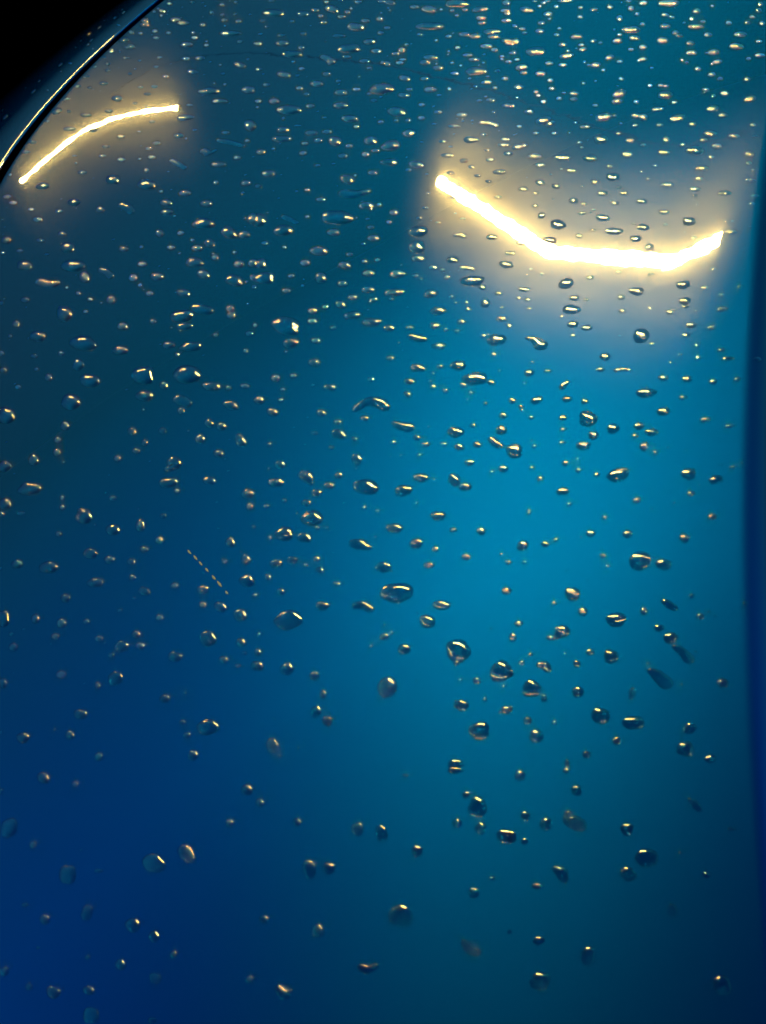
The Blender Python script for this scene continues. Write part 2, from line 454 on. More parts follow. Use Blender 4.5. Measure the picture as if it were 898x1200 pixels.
([-6023,18284,118,-5796,18028,128,-5606,18095,69],'medium bent water drop, second below-right of the thin arc tip'),
([-3390,-2296,160,-31,12,-190],'medium round water drop, first left of the fat flat-topped drop'),
([6403,-4026,146,32,9,-164],'medium slanting water drop, first above the slug-shaped drop'),
([-520,-8358,136,-14,2,-145],'medium round water drop, second above-left of the tilted squarish drop'),
([-1105,-9195,135,-14,3,-140],'medium round water drop, first above-left of the tilted squarish drop'),
([283,-263,193,-32,-1,-164],'medium oval water drop, second above the broad flat oval drop'),
([1754,1083,167,-25,-6,-199],'medium round water drop, second below-left of the smooth egg drop'),
([4957,-8672,121,-2,-16,-152],'medium round water drop, first above-left of the twin-glint drop'),
([-10249,14573,260,-110,51,-328],'medium round water drop, second above-right of the peanut-shaped drop'),
([-6252,-2662,182,-38,21,-174],'medium round water drop, first above-right of the lower left edge'),
([9168,13062,248,-46,-27,-208],'medium oval water drop, first below-right of the upper fold'),
([4967,19504,282,-73,-8,-257],'medium oval water drop, first left of the top middle'),
([-6163,22173,389,-198,22,-267],'medium long water drop, first above-right of the thin arc tip'),
([1995,5169,201,2,12,-198],'medium oval water drop, second left of the comma-shaped drop'),
([3330,-8511,127,-5,-10,-141],'medium round water drop, first left of the ragged triangular drop'),
([452,17761,300,-206,-20,-229],'medium long water drop, first below-right of the long blunt drop'),
([-6972,1265,198,-50,25,-193],'medium round water drop, third above-left of the dashed scratch'),
([1341,-35,177,7,13,-165],'small oval water drop, first above-right of the broad flat oval drop'),
([1533,-6998,156,-12,-4,-124],'small oval water drop, second above-left of the leaning oval drop'),
([-1895,11194,267,-91,6,-206],'small oval water drop, first below-left of the long flat dark drop'),
([-301,7470,262,-71,1,-168],'small long water drop, first above the hook-shaped drop'),
([6540,-6337,133,-2,-19,-145],'small round water drop, first below-right of the slug-shaped drop'),
([-10260,3076,200,-57,41,-223],'small round water drop, fourth below-left of the broad twin drop'),
([-2581,7219,220,-65,9,-206],'small oval water drop, first below the long slanting drop'),
([-7484,583,189,-47,26,-189],'small round water drop, second left of the dashed scratch'),
([798,-832,143,86,62,-155],'small slanting water drop, first above the broad flat oval drop'),
([-3234,23241,377,-197,11,-250],'small long water drop, second left of the long blunt drop'),
([-1148,3251,187,-43,4,-188],'small oval water drop, first below-left of the hook-shaped drop'),
([-7690,8533,254,-86,26,-210],'small oval water drop, first above-left of the broad twin drop'),
([-4132,5124,227,-108,-5,-176],'small oval water drop, third below-right of the large long oval drop'),
([9346,20812,327,-63,-16,-194],'small long water drop, first above-right of the top middle'),
([-7220,-456,200,-47,22,-162],'small oval water drop, first above the lower left edge'),
([-10566,4604,197,-60,44,-236],'small round water drop, third below-left of the broad twin drop'),
([-7683,-6061,153,-27,25,-153],'small round water drop, first below the lower left edge'),
([-3885,-1949,163,-33,12,-167],'small round water drop, second below the dashed scratch'),
([330,8580,248,-35,9,-176],'small long water drop, second below-right of the long flat dark drop'),
([-4890,-3238,168,-33,15,-151],'small round water drop, first above-left of the squat round drop'),
([-9150,17959,268,-124,40,-307],'small oval water drop, first right of the thin arc foot'),
([950,1289,176,-30,-3,-163],'small oval water drop, second below-right of the hook-shaped drop'),
([-11668,14220,298,-126,43,-243],'small oval water drop, first above-left of the peanut-shaped drop'),
([-4754,6062,249,-73,13,-166],'small oval water drop, first below-right of the large long oval drop'),
([4247,-5363,129,-6,-12,-146],'small round water drop, second below the drop with a foot'),
([8017,19685,269,-89,-22,-214],'small long water drop, first right of the top middle'),
([-9389,12669,189,-75,41,-285],'small round water drop, first right of the peanut-shaped drop'),
([483,-3908,141,-18,-1,-150],'small round water drop, first above-right of the angular drop'),
([6521,9860,249,-45,-16,-158],'small long water drop, first above-right of the broad reflection sag'),
([-1929,-159,185,-37,5,-148],'small oval water drop, third above the fat flat-topped drop'),
([-7036,-4463,164,-31,21,-146],'small round water drop, first below-right of the lower left edge'),
([6729,15250,244,-6,-3,-202],'small oval water drop, second below-right of the top middle'),
([1533,7482,225,-23,5,-167],'small oval water drop, third left of the comma-shaped drop'),
([-2730,1883,201,-47,7,-151],'small oval water drop, fourth above-right of the dashed scratch'),
([6862,7294,202,-28,-18,-168],'small oval water drop, first above the heart-shaped drop'),
([8118,7383,205,29,-1,-166],'small oval water drop, first below-left of the far broad-reflection tip'),
([-971,23979,316,-229,-8,-253],'small long water drop, third above-left of the long blunt drop'),
([-4038,13586,183,-148,-29,-277],'small slanting water drop, fourth left of the long flat dark drop'),
([6552,14175,205,-52,-21,-222],'small oval water drop, first left of the upper fold'),
([-8952,8317,185,-63,39,-265],'small round water drop, second left of the broad twin drop'),
([4974,1826,173,-18,-13,-151],'small oval water drop, first above-left of the wide ribbed drop'),
([-2931,-7135,126,-17,9,-141],'small round water drop, first below-right of the squat round drop'),
([1995,-8544,116,-7,-5,-129],'small round water drop, first below the leaning oval drop'),
([1806,-9948,113,-6,-5,-121],'small round water drop, first right of the tilted squarish drop'),
([-4488,19131,212,-263,-57,-262],'small slanting water drop, second right of the thin arc tip'),
([-3449,1651,165,-39,11,-181],'small round water drop, third above-right of the dashed scratch'),
([5751,2329,155,30,9,-171],'small slanting water drop, first above the wide ribbed drop'),
([-8380,-4852,159,-31,25,-146],'small round water drop, first below-left of the lower left edge'),
([691,-8965,104,-8,-2,-140],'small upright water drop, first above the tilted squarish drop'),
([8036,501,156,-7,-21,-150],'small oval water drop, second right of the wide ribbed drop'),
([-4531,-11190,136,-15,11,-102],'small oval water drop, third below the big dark round drop'),
([2615,-8770,98,-5,-8,-147],'small upright water drop, second below-right of the leaning oval drop'),
([8604,9939,185,-27,-24,-191],'small oval water drop, first above-left of the far broad-reflection tip'),
([3459,9021,188,-42,-11,-195],'small oval water drop, first above the comma-shaped drop'),
([-1490,-5343,115,-16,5,-159],'small round water drop, first left of the angular drop'),
([-4655,-10293,109,-13,14,-131],'small round water drop, second below the big dark round drop'),
([5668,-10415,100,0,-15,-123],'small round water drop, first below-right of the twin-glint drop'),
([-848,7917,234,-67,2,-159],'small long water drop, first right of the long slanting drop'),
([-5655,26083,424,-239,16,-220],'small long water drop, second above-right of the thin arc tip'),
([-1100,14567,218,-183,-31,-208],'small slanting water drop, first above the long flat dark drop'),
([927,5293,189,-42,-3,-166],'small oval water drop, first above-right of the hook-shaped drop'),
([6022,4354,67,6200,4386,67,6363,4347,67],'small bent water drop, first below-left of the heart-shaped drop'),
([-1418,-2381,156,-26,4,-136],'small oval water drop, first right of the fat flat-topped drop'),
([1528,-7143,167,-13,-3,-89],'small oval water drop, first above-left of the leaning oval drop'),
([4618,3925,89,4676,4021,82,4754,4083,67],'small bent water drop, first below-right of the comma-shaped drop'),
([-1806,9882,160,-51,7,-253],'small round water drop, first above-right of the long slanting drop'),
([-660,2230,139,-29,2,-191],'small round water drop, first below the hook-shaped drop'),
([3296,-1201,133,-13,-9,-155],'small round water drop, second above the drop with a foot'),
([-5292,-10815,109,-13,15,-122],'small round water drop, second below-right of the upright egg drop'),
([2865,-7359,118,-6,-7,-122],'small round water drop, first above-right of the leaning oval drop'),
([4017,-7765,105,-4,-11,-132],'small round water drop, first above the ragged triangular drop'),
([-1545,16885,187,-198,-48,-242],'small slanting water drop, second below-left of the long blunt drop'),
([-6236,1229,133,-33,24,-213],'small upright water drop, first above-left of the dashed scratch'),
([-2589,-869,149,-30,8,-154],'small round water drop, first above the fat flat-topped drop'),
([8644,15919,203,-50,-24,-206],'small oval water drop, second above-left of the upper fold'),
([423,9380,219,-63,-1,-165],'small oval water drop, first below-right of the long flat dark drop'),
([6720,12287,200,-44,-18,-183],'small oval water drop, second above the broad reflection sag'),
([-6892,20784,322,-158,21,-219],'small long water drop, first below-right of the thin arc tip'),
([4944,15596,234,14,9,-186],'small slanting water drop, first below the top middle'),
([-3341,17793,302,-133,9,-188],'small long water drop, first above-left of the long flat dark drop'),
([-3648,11179,177,-62,14,-239],'small round water drop, first above the long slanting drop'),
([3014,-10993,110,-3,-7,-98],'small round water drop, first left of the lone low drop'),
([-391,16435,237,-98,1,-208],'small oval water drop, first below the long blunt drop'),
([2728,15292,241,-84,-7,-179],'small long water drop, first above-right of the broad reflection tip'),
([5366,13569,230,-61,-13,-165],'small long water drop, second below the top middle'),
([-5791,8983,248,-83,15,-158],'small long water drop, second above the large long oval drop'),
([-5424,11298,202,-127,-6,-202],'small oval water drop, third above-left of the long slanting drop'),
([7053,2808,154,-13,-17,-145],'small oval water drop, third above-right of the wide ribbed drop'),
([-1072,18001,269,-118,3,-194],'small long water drop, first below-left of the long blunt drop'),
([1037,14559,218,-79,-3,-194],'small oval water drop, first above-left of the broad reflection tip'),
([6156,13325,204,-50,-16,-176],'small oval water drop, second left of the upper fold'),
([6265,10503,196,-39,-15,-162],'small oval water drop, first above the broad reflection sag'),
([-5968,10583,229,-153,-7,-168],'small slanting water drop, fifth above the large long oval drop'),
([1347,8259,197,-50,-3,-158],'small oval water drop, sixth below the broad reflection tip'),
([2241,9184,74,2406,9118,82,2523,9040,74],'small bent water drop, fifth below the broad reflection tip'),
([-1229,-5619,114,-15,3,-134],'small round water drop, first below-left of the angular drop'),
([-9689,4584,150,-45,38,-223],'small round water drop, first below-left of the broad twin drop'),
([-5898,-11282,115,-14,14,-102],'small round water drop, first below the upright egg drop'),
([2031,815,159,-23,-5,-131],'small oval water drop, first below-left of the smooth egg drop'),
([6678,2122,160,-13,-15,-132],'small oval water drop, second above-right of the wide ribbed drop'),
([2992,2611,142,-21,-8,-158],'small round water drop, second above-left of the smooth egg drop'),
([1616,23816,280,-233,-19,-203],'small long water drop, first above the longest thin drop'),
([195,14996,257,-98,0,-167],'small long water drop, first left of the broad reflection tip'),
([7320,16340,209,19,4,-192],'small slanting water drop, first below-right of the top middle'),
([-1870,25798,281,-241,-11,-243],'small long water drop, fourth above-left of the long blunt drop'),
([2114,10686,76,2261,10672,84,2338,10559,84],'small bent water drop, second below the broad reflection tip'),
([4359,388,143,-14,-10,-135],'small oval water drop, first left of the wide ribbed drop'),
([-11805,18813,274,-132,41,-243],'small oval water drop, first below-right of the thin arc foot'),
([-10412,17183,261,-119,35,-229],'small oval water drop, second below-right of the thin arc foot'),
([-6913,11734,207,-78,22,-204],'small oval water drop, first above the broad twin drop'),
([-9501,735,148,-38,30,-173],'small round water drop, second above-left of the lower left edge'),
([-3360,-584,122,-26,10,-166],'small round water drop, first right of the dashed scratch'),
([-4209,-6072,111,-18,12,-134],'small round water drop, first below-left of the squat round drop'),
([7389,-5219,111,-1,-17,-123],'small round water drop, first right of the slug-shaped drop'),
([-4378,-1310,137,-29,12,-145],'small round water drop, first below the dashed scratch'),
([6868,-7079,113,-1,-15,-107],'small round water drop, second below-right of the slug-shaped drop'),
([4733,9824,196,-42,-11,-148],'small oval water drop, first left of the broad reflection sag'),
([5248,2146,139,-14,-13,-143],'small round water drop, second above-left of the wide ribbed drop'),
([-5876,-1040,149,-33,15,-138],'small round water drop, first left of the dashed scratch'),
([-4512,2374,178,-45,11,-135],'small oval water drop, first above the dashed scratch'),
([3939,3542,156,78,31,-125],'small slanting water drop, first above-right of the smooth egg drop'),
([11068,17899,206,-48,-25,-175],'small oval water drop, first above-right of the upper fold'),
([8863,14688,242,33,0,-137],'small slanting water drop, first above-left of the upper fold'),
([7064,-1248,112,-5,-18,-142],'small round water drop, first above-right of the big sparkling drop'),
([-7086,-9597,109,-15,18,-111],'small round water drop, first below-left of the upright egg drop'),
([1523,-8398,99,-7,-4,-111],'small round water drop, first below-left of the leaning oval drop'),
([2925,-8313,99,-4,-7,-110],'small round water drop, first right of the leaning oval drop'),
([-3790,75,117,-26,12,-171],'small round water drop, first above-right of the dashed scratch'),
([7330,9893,170,-29,-17,-157],'small oval water drop, third above-right of the broad reflection sag'),
([-6191,8273,194,-64,17,-167],'small oval water drop, first above-left of the large long oval drop'),
([-5347,12827,177,-68,18,-225],'small round water drop, fifth above-left of the long slanting drop'),
([-2953,4536,149,-39,8,-167],'small round water drop, second below the long slanting drop'),
([5438,-5336,51,5401,-5446,69,5374,-5530,57],'small bent water drop, first below-left of the slug-shaped drop'),
([-4696,21536,246,-122,15,-232],'small oval water drop, first right of the thin arc tip'),
([5797,4897,145,-18,-14,-146],'small oval water drop, second below-left of the heart-shaped drop'),
([-2205,-836,141,-28,5,-127],'small oval water drop, second above the fat flat-topped drop'),
([7068,9431,177,-29,-15,-143],'small oval water drop, second above-right of the broad reflection sag'),
([1505,6036,175,-38,-3,-135],'small oval water drop, third above-right of the hook-shaped drop'),
([-501,12968,217,-77,1,-158],'small long water drop, first right of the long flat dark drop'),
([831,16361,188,-75,-2,-206],'small oval water drop, second below-right of the long blunt drop'),
([1974,9598,168,-44,-5,-164],'small oval water drop, fourth below the broad reflection tip'),
([8083,6747,158,31,2,-140],'small slanting water drop, first above-right of the heart-shaped drop'),
([5075,6232,156,-24,-12,-143],'small oval water drop, first above-right of the comma-shaped drop'),
([-4895,4017,136,-37,15,-177],'small round water drop, second below the large long oval drop'),
([2811,7505,123,-26,-9,-200],'small round water drop, first above-left of the comma-shaped drop'),
([6446,1674,110,72,41,-134],'small slanting water drop, first above-right of the wide ribbed drop'),
([-1546,-4359,111,-17,4,-126],'small round water drop, first below-right of the fat flat-topped drop'),
([-7800,-10645,108,-14,18,-101],'small round water drop, second below-left of the upright egg drop'),
([3641,21291,277,-126,-8,-158],'small long water drop, first above the fat cigar drop'),
([-4690,4576,145,-40,14,-169],'small round water drop, second below-right of the large long oval drop'),
([-1662,1270,131,-28,4,-147],'small round water drop, third below-left of the hook-shaped drop'),
([-2854,-3870,101,-17,8,-146],'small upright water drop, first below-left of the fat flat-topped drop'),
]
SMALL_DROPS = [
[2661,-5731,110,-8,-6,-108],[-4334,3319,149,-39,11,-150],[-6929,226,147,-36,18,-137],[-5020,-4405,122,17,36,-113],[-5642,15051,213,-88,16,-192],[-7045,15685,220,-94,21,-197],
[-3668,15908,228,-95,10,-178],[-1113,10258,182,-119,-18,-149],[-1883,6224,175,-48,4,-140],[-5693,21258,307,-152,14,-173],[4157,14466,244,15,8,-131],[-1405,18959,250,-114,3,-174],
[5909,18874,230,-22,-1,-162],[-4262,12855,183,-69,13,-193],[-3450,21943,253,-210,-9,-190],[-8305,11107,153,-57,30,-232],[-7933,-1582,122,-28,22,-147],[4528,-3225,102,-6,-11,-126],
[-3315,-3120,117,-21,8,-125],[2852,-2505,110,-10,-7,-123],[5759,-1052,112,-7,-13,-128],[-6968,15128,228,-95,18,-177],[9705,13751,186,-34,-20,-145],[-414,8920,187,-55,1,-139],
[3343,22907,266,-76,1,-169],[-4335,4356,144,-39,12,-156],[-2656,2494,136,-32,7,-144],[3500,13364,208,-62,-7,-140],[9731,11007,195,-28,-17,-122],[-1357,1470,138,-29,3,-128],
[-3631,24237,262,-141,10,-206],[4857,22166,219,-163,-24,-169],[-5407,17176,269,-118,12,-153],[4477,18744,196,-24,3,-181],[9934,14946,184,17,-5,-150],[-1487,11964,191,-66,4,-155],
[-5145,23486,249,-251,-14,-192],[-8957,5726,133,-42,30,-194],[-7205,-5005,113,-21,18,-120],[4569,13846,199,-57,-9,-140],[1016,9925,195,-56,-2,-129],[173,7091,157,-41,0,-142],
[-3898,11295,151,-54,12,-198],[-3350,5100,135,-37,9,-159],[2972,1284,118,-15,-7,-132],[6395,2357,119,-10,-14,-134],[-7950,-782,132,-31,20,-133],[-9186,-3125,106,-23,27,-149],
[11084,15199,181,45,1,-148],[9996,19270,225,-63,-18,-137],[-9719,23517,240,-129,32,-244],[-12617,16017,200,-90,42,-226],[-7762,9663,166,-59,22,-178],[-4342,11411,162,-58,13,-185],
[6183,-3750,114,-4,-12,-100],[-2395,-10170,105,-11,4,-80],[-6433,15972,209,-89,17,-182],[-410,9668,173,-53,1,-142],[-7357,26183,268,-152,21,-223],[8906,18803,171,-50,-21,-176],
[-2258,20738,239,-116,5,-175],[9260,12210,198,-34,-15,-114],[-12097,23920,214,-16,78,-264],[-4400,9025,138,-46,13,-184],[-6889,4881,135,-40,19,-162],[-8667,-1270,109,-25,25,-150],
[1917,2187,121,-19,-4,-128],[-7695,-3189,125,-26,17,-112],[-5745,12729,187,-72,14,-163],[3125,10327,160,-40,-7,-140],[694,4823,150,-33,-1,-120],[5434,6044,149,9,1,-120],
[-1412,19783,224,-105,3,-169],[-1196,8492,143,-101,-22,-138],[3808,4568,131,-20,-8,-126],[-2961,-3856,81,-14,8,-142],[11279,18504,190,-45,-21,-140],[-3319,18335,206,-92,8,-174],
[-1423,5096,163,-41,3,-112],[-9106,-2060,116,-26,23,-127],[2350,-657,101,-12,-5,-124],[3114,-6027,91,-5,-6,-100],[-1806,-8057,91,-11,4,-94],[-2954,26071,238,-136,8,-205],
[1083,-1549,127,-17,-2,-95],[32,-3497,104,-14,0,-104],[4907,-976,106,-8,-10,-111],[2921,-3824,82,-7,-7,-125],[-466,22659,229,-120,1,-173],[10336,17760,185,1,-8,-140],
[7391,9027,130,50,16,-137],[-1913,993,123,-26,4,-116],[4706,3481,121,-15,-10,-121],[7777,3873,121,-10,-15,-119],[-286,11280,169,-55,1,-136],[1544,18614,201,-87,-3,-150],
[-2343,17714,211,-92,5,-152],[9691,9348,168,-20,-15,-104],[2158,1600,125,18,12,-106],[5198,7273,137,6,1,-125],[8135,5812,132,-13,-15,-116],[3061,-9861,101,-3,-4,-67],
[-6419,-5722,96,-17,14,-108],[4960,-6608,84,-3,-10,-97],[-2619,-7484,87,-12,5,-97],[-7675,28081,276,-164,20,-200],[1582,20600,216,-102,-3,-150],[7881,14971,140,-34,-18,-161],
[-7088,14034,140,-171,-44,-152],[-7714,11981,144,-55,23,-193],[-6163,6525,128,-40,16,-159],[-5934,-2360,109,-23,13,-114],[-5790,-2748,108,-22,13,-112],[-2435,-1769,104,-20,5,-114],
[2073,-4923,93,-8,-4,-97],[-3708,20296,188,-90,10,-195],[8201,11636,190,-34,-12,-101],[-2935,5876,128,-36,7,-140],[-1628,4166,122,-30,4,-130],[8052,2445,112,-7,-15,-113],
[1964,-1402,107,-13,-4,-103],[7798,-630,107,-4,-14,-102],[7208,15949,159,-43,-14,-144],[5143,15361,157,50,18,-145],[729,19679,192,-167,-19,-145],[6318,19889,187,-32,-4,-149],
[3894,7866,161,-32,-7,-105],[224,25101,220,-208,-15,-162],[5518,11443,136,-31,-12,-142],[-2298,10755,146,-49,5,-150],[-11355,22291,273,-144,26,-164],[1967,14717,198,-69,-3,-118],
[3096,21257,200,-93,-6,-150],[4277,-4629,81,-4,-9,-105],[4290,-6917,83,-3,-8,-89],[-3253,-7894,87,-12,6,-89],[7541,19197,159,9,2,-160],[-9365,16303,158,-70,29,-207],
[7972,10448,156,-26,-13,-110],[4573,10973,114,57,31,-150],[-4457,9343,131,-43,11,-159],[3230,6772,136,-27,-6,-114],[1418,6891,138,-3,8,-117],[-5654,580,115,-27,12,-118],
[-3699,-3544,103,-19,7,-99],[-1517,-1279,104,-19,3,-106],[-2600,-11417,85,-8,4,-70],[-4197,-10732,89,-10,7,-73],[-4499,-12048,87,-9,7,-69],[6438,-9670,85,0,-10,-72],
[6134,22175,250,-107,-9,-113],[3438,20467,192,-85,-7,-146],[10678,12639,127,-19,-21,-140],[4638,12511,130,-34,-10,-148],[-1994,8442,132,-40,4,-139],[2373,2195,113,-17,-4,-108],
[-10046,28112,221,-133,33,-244],[-7007,19665,201,-96,16,-166],[8955,11302,149,-24,-15,-111],[6368,11601,151,-32,-11,-115],[7415,11028,149,-28,-12,-112],
[-4390,15678,163,-67,11,-162],[-8216,13656,168,-68,20,-156],[-1156,9415,141,-44,2,-129],[-9828,8063,122,-42,28,-172],[-9031,4688,113,-34,24,-152],[3698,14698,203,-65,-5,-102],
[7190,3965,100,-9,-14,-120],[5892,-3279,76,-3,-12,-110],[4596,-4334,87,-4,-8,-91],[6756,18076,153,-1,1,-149],[4548,2834,106,-13,-8,-108],[-1337,-4893,71,-10,3,-115],
[3070,-3456,96,-8,-5,-87],[696,18640,189,-114,-8,-132],[5031,18180,157,-57,-10,-142],[7246,13264,146,-33,-12,-120],[-8023,28557,231,-139,21,-204],[1411,20362,178,-84,-3,-150],
[8077,19196,164,-53,-14,-133],[9691,17891,161,-42,-16,-126],[3922,16747,187,-66,-6,-115],[333,12334,136,-46,-1,-140],[10367,13526,161,-27,-15,-104],[5073,12235,129,-32,-10,-133],
[2810,4368,117,-20,-5,-105],[2835,-4797,50,-4,-5,-95],[-10829,22953,249,-133,23,-156],[3695,20948,207,-93,-6,-122],[-6912,23933,222,-174,3,-159],[8424,13716,105,-22,-19,-161],
[-11390,11113,131,-51,32,-178],[-3368,1178,97,-22,7,-119],[-1118,1766,95,-20,2,-119],[-4396,-5512,86,-14,8,-92],[7133,-3468,83,-2,-12,-93],[-7183,-11053,81,-10,12,-74],
[1728,-7749,71,-5,-3,-87],[2879,-8877,75,-3,-5,-76],[644,4343,104,-22,-1,-118],[3068,3115,100,-15,-6,-111],[8420,3733,100,-7,-15,-108],[3829,-1207,93,-8,-7,-94],
[8362,15255,172,-10,-6,-106],[-4000,17302,166,-72,9,-152],[9820,13148,136,-24,-16,-117],[4129,12341,139,-37,-7,-121],[9002,6335,125,-12,-13,-96],[-226,21913,187,-96,0,-150],
[8290,13138,153,-31,-12,-105],[2496,16764,176,-67,-4,-117],[-11292,12260,154,-61,27,-153],[3492,-5491,61,-4,-8,-109],[2232,16207,202,-75,-3,-100],[3351,22321,174,-84,-6,-145],
[9083,19554,160,-49,-15,-125],[-1549,23645,252,-135,2,-120],[-9342,29270,183,-113,31,-253],[4322,17659,149,-54,-8,-133],[-11639,16748,177,-80,27,-158],[3922,9877,142,-33,-6,-100],
[-5535,5300,99,-29,13,-140],[-6461,4312,99,-28,15,-136],[-1996,8004,131,-39,4,-112],[2152,6879,122,-27,-4,-104],[1077,2421,115,-21,-2,-90],[9662,4504,127,29,-14,-89],
[-7646,-7762,81,-13,14,-86],[-6008,4648,107,-31,13,-126],[3328,3621,94,-14,-6,-113],[2751,21540,178,-85,-5,-134],[1824,19831,176,-80,-3,-129],[7213,18357,144,23,6,-133],
[-7904,2193,164,-44,11,-74],[2756,8192,109,-25,-5,-120],[880,2690,101,-19,-2,-101],[6439,7103,105,-15,-11,-112],[7638,6366,103,-12,-13,-108],[5644,4441,101,-12,-10,-103],
[6088,-33,94,-6,-9,-88],[8906,4518,144,-10,-10,-70],[-6024,352,107,-26,11,-97],[-6344,30,107,-25,11,-96],[-6869,-2300,104,-22,12,-88],[-10373,18969,189,-91,22,-148],
[-1277,15926,156,-63,2,-127],[3801,14220,143,-44,-6,-114],[-6714,24822,204,-111,14,-160],[4377,20357,136,-57,-9,-153],[10394,17237,153,-12,-9,-109],[-10564,15461,159,-69,24,-151],
[6178,12192,120,-27,-11,-118],[-7482,12583,144,-56,16,-135],[-1872,7136,121,-35,3,-108],[-476,3690,112,-25,1,-95],[-7183,3915,100,-28,16,-123],[-8026,-1977,91,-20,16,-100],
[-6707,-3721,79,-16,13,-101],[-2890,-3475,74,-13,6,-99],[5515,21601,142,-31,-3,-149],[11691,17290,146,-30,-16,-107],[4094,20531,182,-78,-6,-111],[3009,19820,183,-79,-5,-110],
[3338,18315,179,-42,0,-107],[5147,3336,92,-11,-9,-100],[7391,104,88,-4,-11,-88],[-5118,-1025,96,-21,9,-92],[1690,-528,88,-12,-3,-89],[-10380,21689,185,-95,23,-161],
[-8995,19108,174,-83,19,-148],[2472,14259,136,-45,-4,-116],[6965,11492,127,-25,-10,-102],[5685,8024,122,-21,-8,-93],[7681,15079,140,-35,-11,-105],[-10445,25015,218,-122,21,-154],
[8281,18604,120,-36,-15,-138],[-3798,8006,118,-37,7,-113],[-1179,3703,106,-25,2,-96],[7604,3247,99,-8,-11,-88],[4549,16194,141,-47,-7,-113],[-634,21444,172,-86,1,-130],
[4162,21780,162,-74,-7,-124],[10136,20101,119,41,9,-140],[-9317,28936,187,-115,23,-198],[-13121,18804,175,-85,28,-151],[-2091,17167,142,-61,4,-133],[1428,9397,120,-32,-2,-101],
[-2801,9610,128,-42,5,-105],[-875,8726,122,-36,1,-101],[3869,-7112,47,-2,-7,-89],[-11621,9788,99,-37,27,-142],[-3838,10586,105,-36,8,-138],[-9086,5202,106,-32,19,-119],
[3424,17258,149,-56,-5,-110],[10376,15606,115,-23,-17,-117],[-1821,17556,161,-70,3,-117],[3254,14066,143,-45,-5,-100],[3756,14980,144,-46,-6,-102],[4697,13380,140,-38,-7,-97],
[5577,12869,138,-34,-8,-94],[641,21532,121,-60,-2,-177],[5544,9834,101,-20,-9,-111],[-7070,10955,121,-44,14,-128],[-5120,12019,119,-44,10,-131],[-6671,4053,107,-30,12,-101],
[-7119,2415,105,-28,12,-95],[3843,858,84,42,21,-78],[-5396,-1961,94,-20,8,-80],[1242,-1064,88,-12,-2,-79],[3843,-7289,77,-3,-5,-61],[-9932,22755,180,-95,21,-155],
[-1922,21223,155,-76,4,-140],[1106,24260,154,-86,-2,-148],[5188,20663,140,-58,-9,-127],[10309,18723,123,-32,-16,-120],[7745,20466,97,-34,-17,-172],[-9676,27397,166,-98,25,-203],
[4225,22926,126,-61,-9,-156],[145,20879,126,-127,-21,-140],[4164,22414,163,-77,-6,-117],[8555,21098,134,-24,-8,-124],[10199,14558,130,-25,-13,-94],[7381,13918,130,-30,-10,-95],
[3185,7844,108,-23,-5,-94],[215,5854,108,-26,0,-91],[6407,6565,104,-14,-9,-88],[4478,1297,74,28,17,-90],[-2779,-1244,78,-15,5,-90],[-7291,25097,178,-98,15,-152],
[-2433,19397,152,-70,4,-125],[5980,16739,132,-41,-9,-105],[10542,11475,141,-19,-11,-74],[-11399,8946,117,-42,23,-124],[9723,18414,115,-31,-15,-120],[-7787,19569,161,-77,14,-130],
[-10891,16887,164,-74,19,-122],[-11302,15417,161,-71,20,-117],[-12746,22114,184,-98,26,-145],[-12899,21543,183,-96,26,-143],[-319,14638,133,-51,0,-106],
[-1928,13803,135,-51,3,-105],[2051,13761,128,-42,-3,-101],[8497,8856,114,-15,-10,-81],[-3788,5794,122,-35,5,-82],[-9704,2572,128,-36,13,-76],[-6034,-8628,96,-14,6,-47],
[2186,-9660,85,-4,-2,-43],[2809,20183,161,-72,-4,-103],[-628,24235,163,-91,1,-131],[8191,17953,139,-5,-3,-99],[-549,15729,118,-47,1,-126],[8662,7197,97,-10,-12,-88],
[7950,5466,95,-9,-11,-84],[8602,2204,90,-5,-11,-75],[5851,19569,128,-48,-9,-114],[5353,18668,127,-47,-8,-112],[1382,19356,144,-64,-2,-111],[-6487,-2876,73,-15,11,-86],
[4789,1031,72,36,20,-78],[-4347,-1777,79,-16,7,-80],[-7279,-1685,83,-18,11,-82],[-1597,-898,77,-14,2,-81],[2943,-1673,72,-7,-4,-76],[-6892,-6363,75,-13,10,-68],
[-9207,20682,156,-78,17,-136],[-9708,20284,157,-77,18,-134],[-7866,18735,149,-69,14,-127],[-12802,18286,161,-77,24,-129],[-6619,13097,134,-52,11,-106],[3396,12153,115,-32,-5,-94],
[6682,11079,110,-22,-9,-88],[5708,10824,111,-23,-8,-88],[-1788,3433,106,-25,2,-74],[8627,5669,102,-9,-10,-73],[4301,4569,102,-15,-5,-73],[-1088,-1767,95,-16,1,-61],
[-11534,25433,163,-93,27,-171],[1767,17202,134,-54,-3,-104],[6444,19084,133,-3,1,-105],[5761,18422,131,-46,-8,-102],[10138,16629,111,25,2,-107],[6157,14920,146,-40,-7,-78],
[3541,9506,94,-22,-5,-99],[2102,4398,88,-16,-3,-85],[1647,4269,88,-17,-2,-85],[9029,3772,85,-5,-12,-78],[-2483,26077,156,-90,5,-140],[-1258,22047,170,-87,2,-105],
[8151,20914,97,-34,-15,-140],[-4514,24687,142,-77,9,-149],[5942,16447,110,-34,-9,-104],[-8036,19347,140,-66,15,-130],[-1075,16410,120,-50,2,-113],[-2585,16631,123,-52,4,-115],
[-10472,9250,125,-45,16,-96],[-249,8443,105,-30,0,-87],[8072,6538,96,-11,-10,-76],[8776,4836,94,-7,-10,-71],[-8670,-6230,50,-9,14,-74],[-9916,22045,173,-89,16,-121],
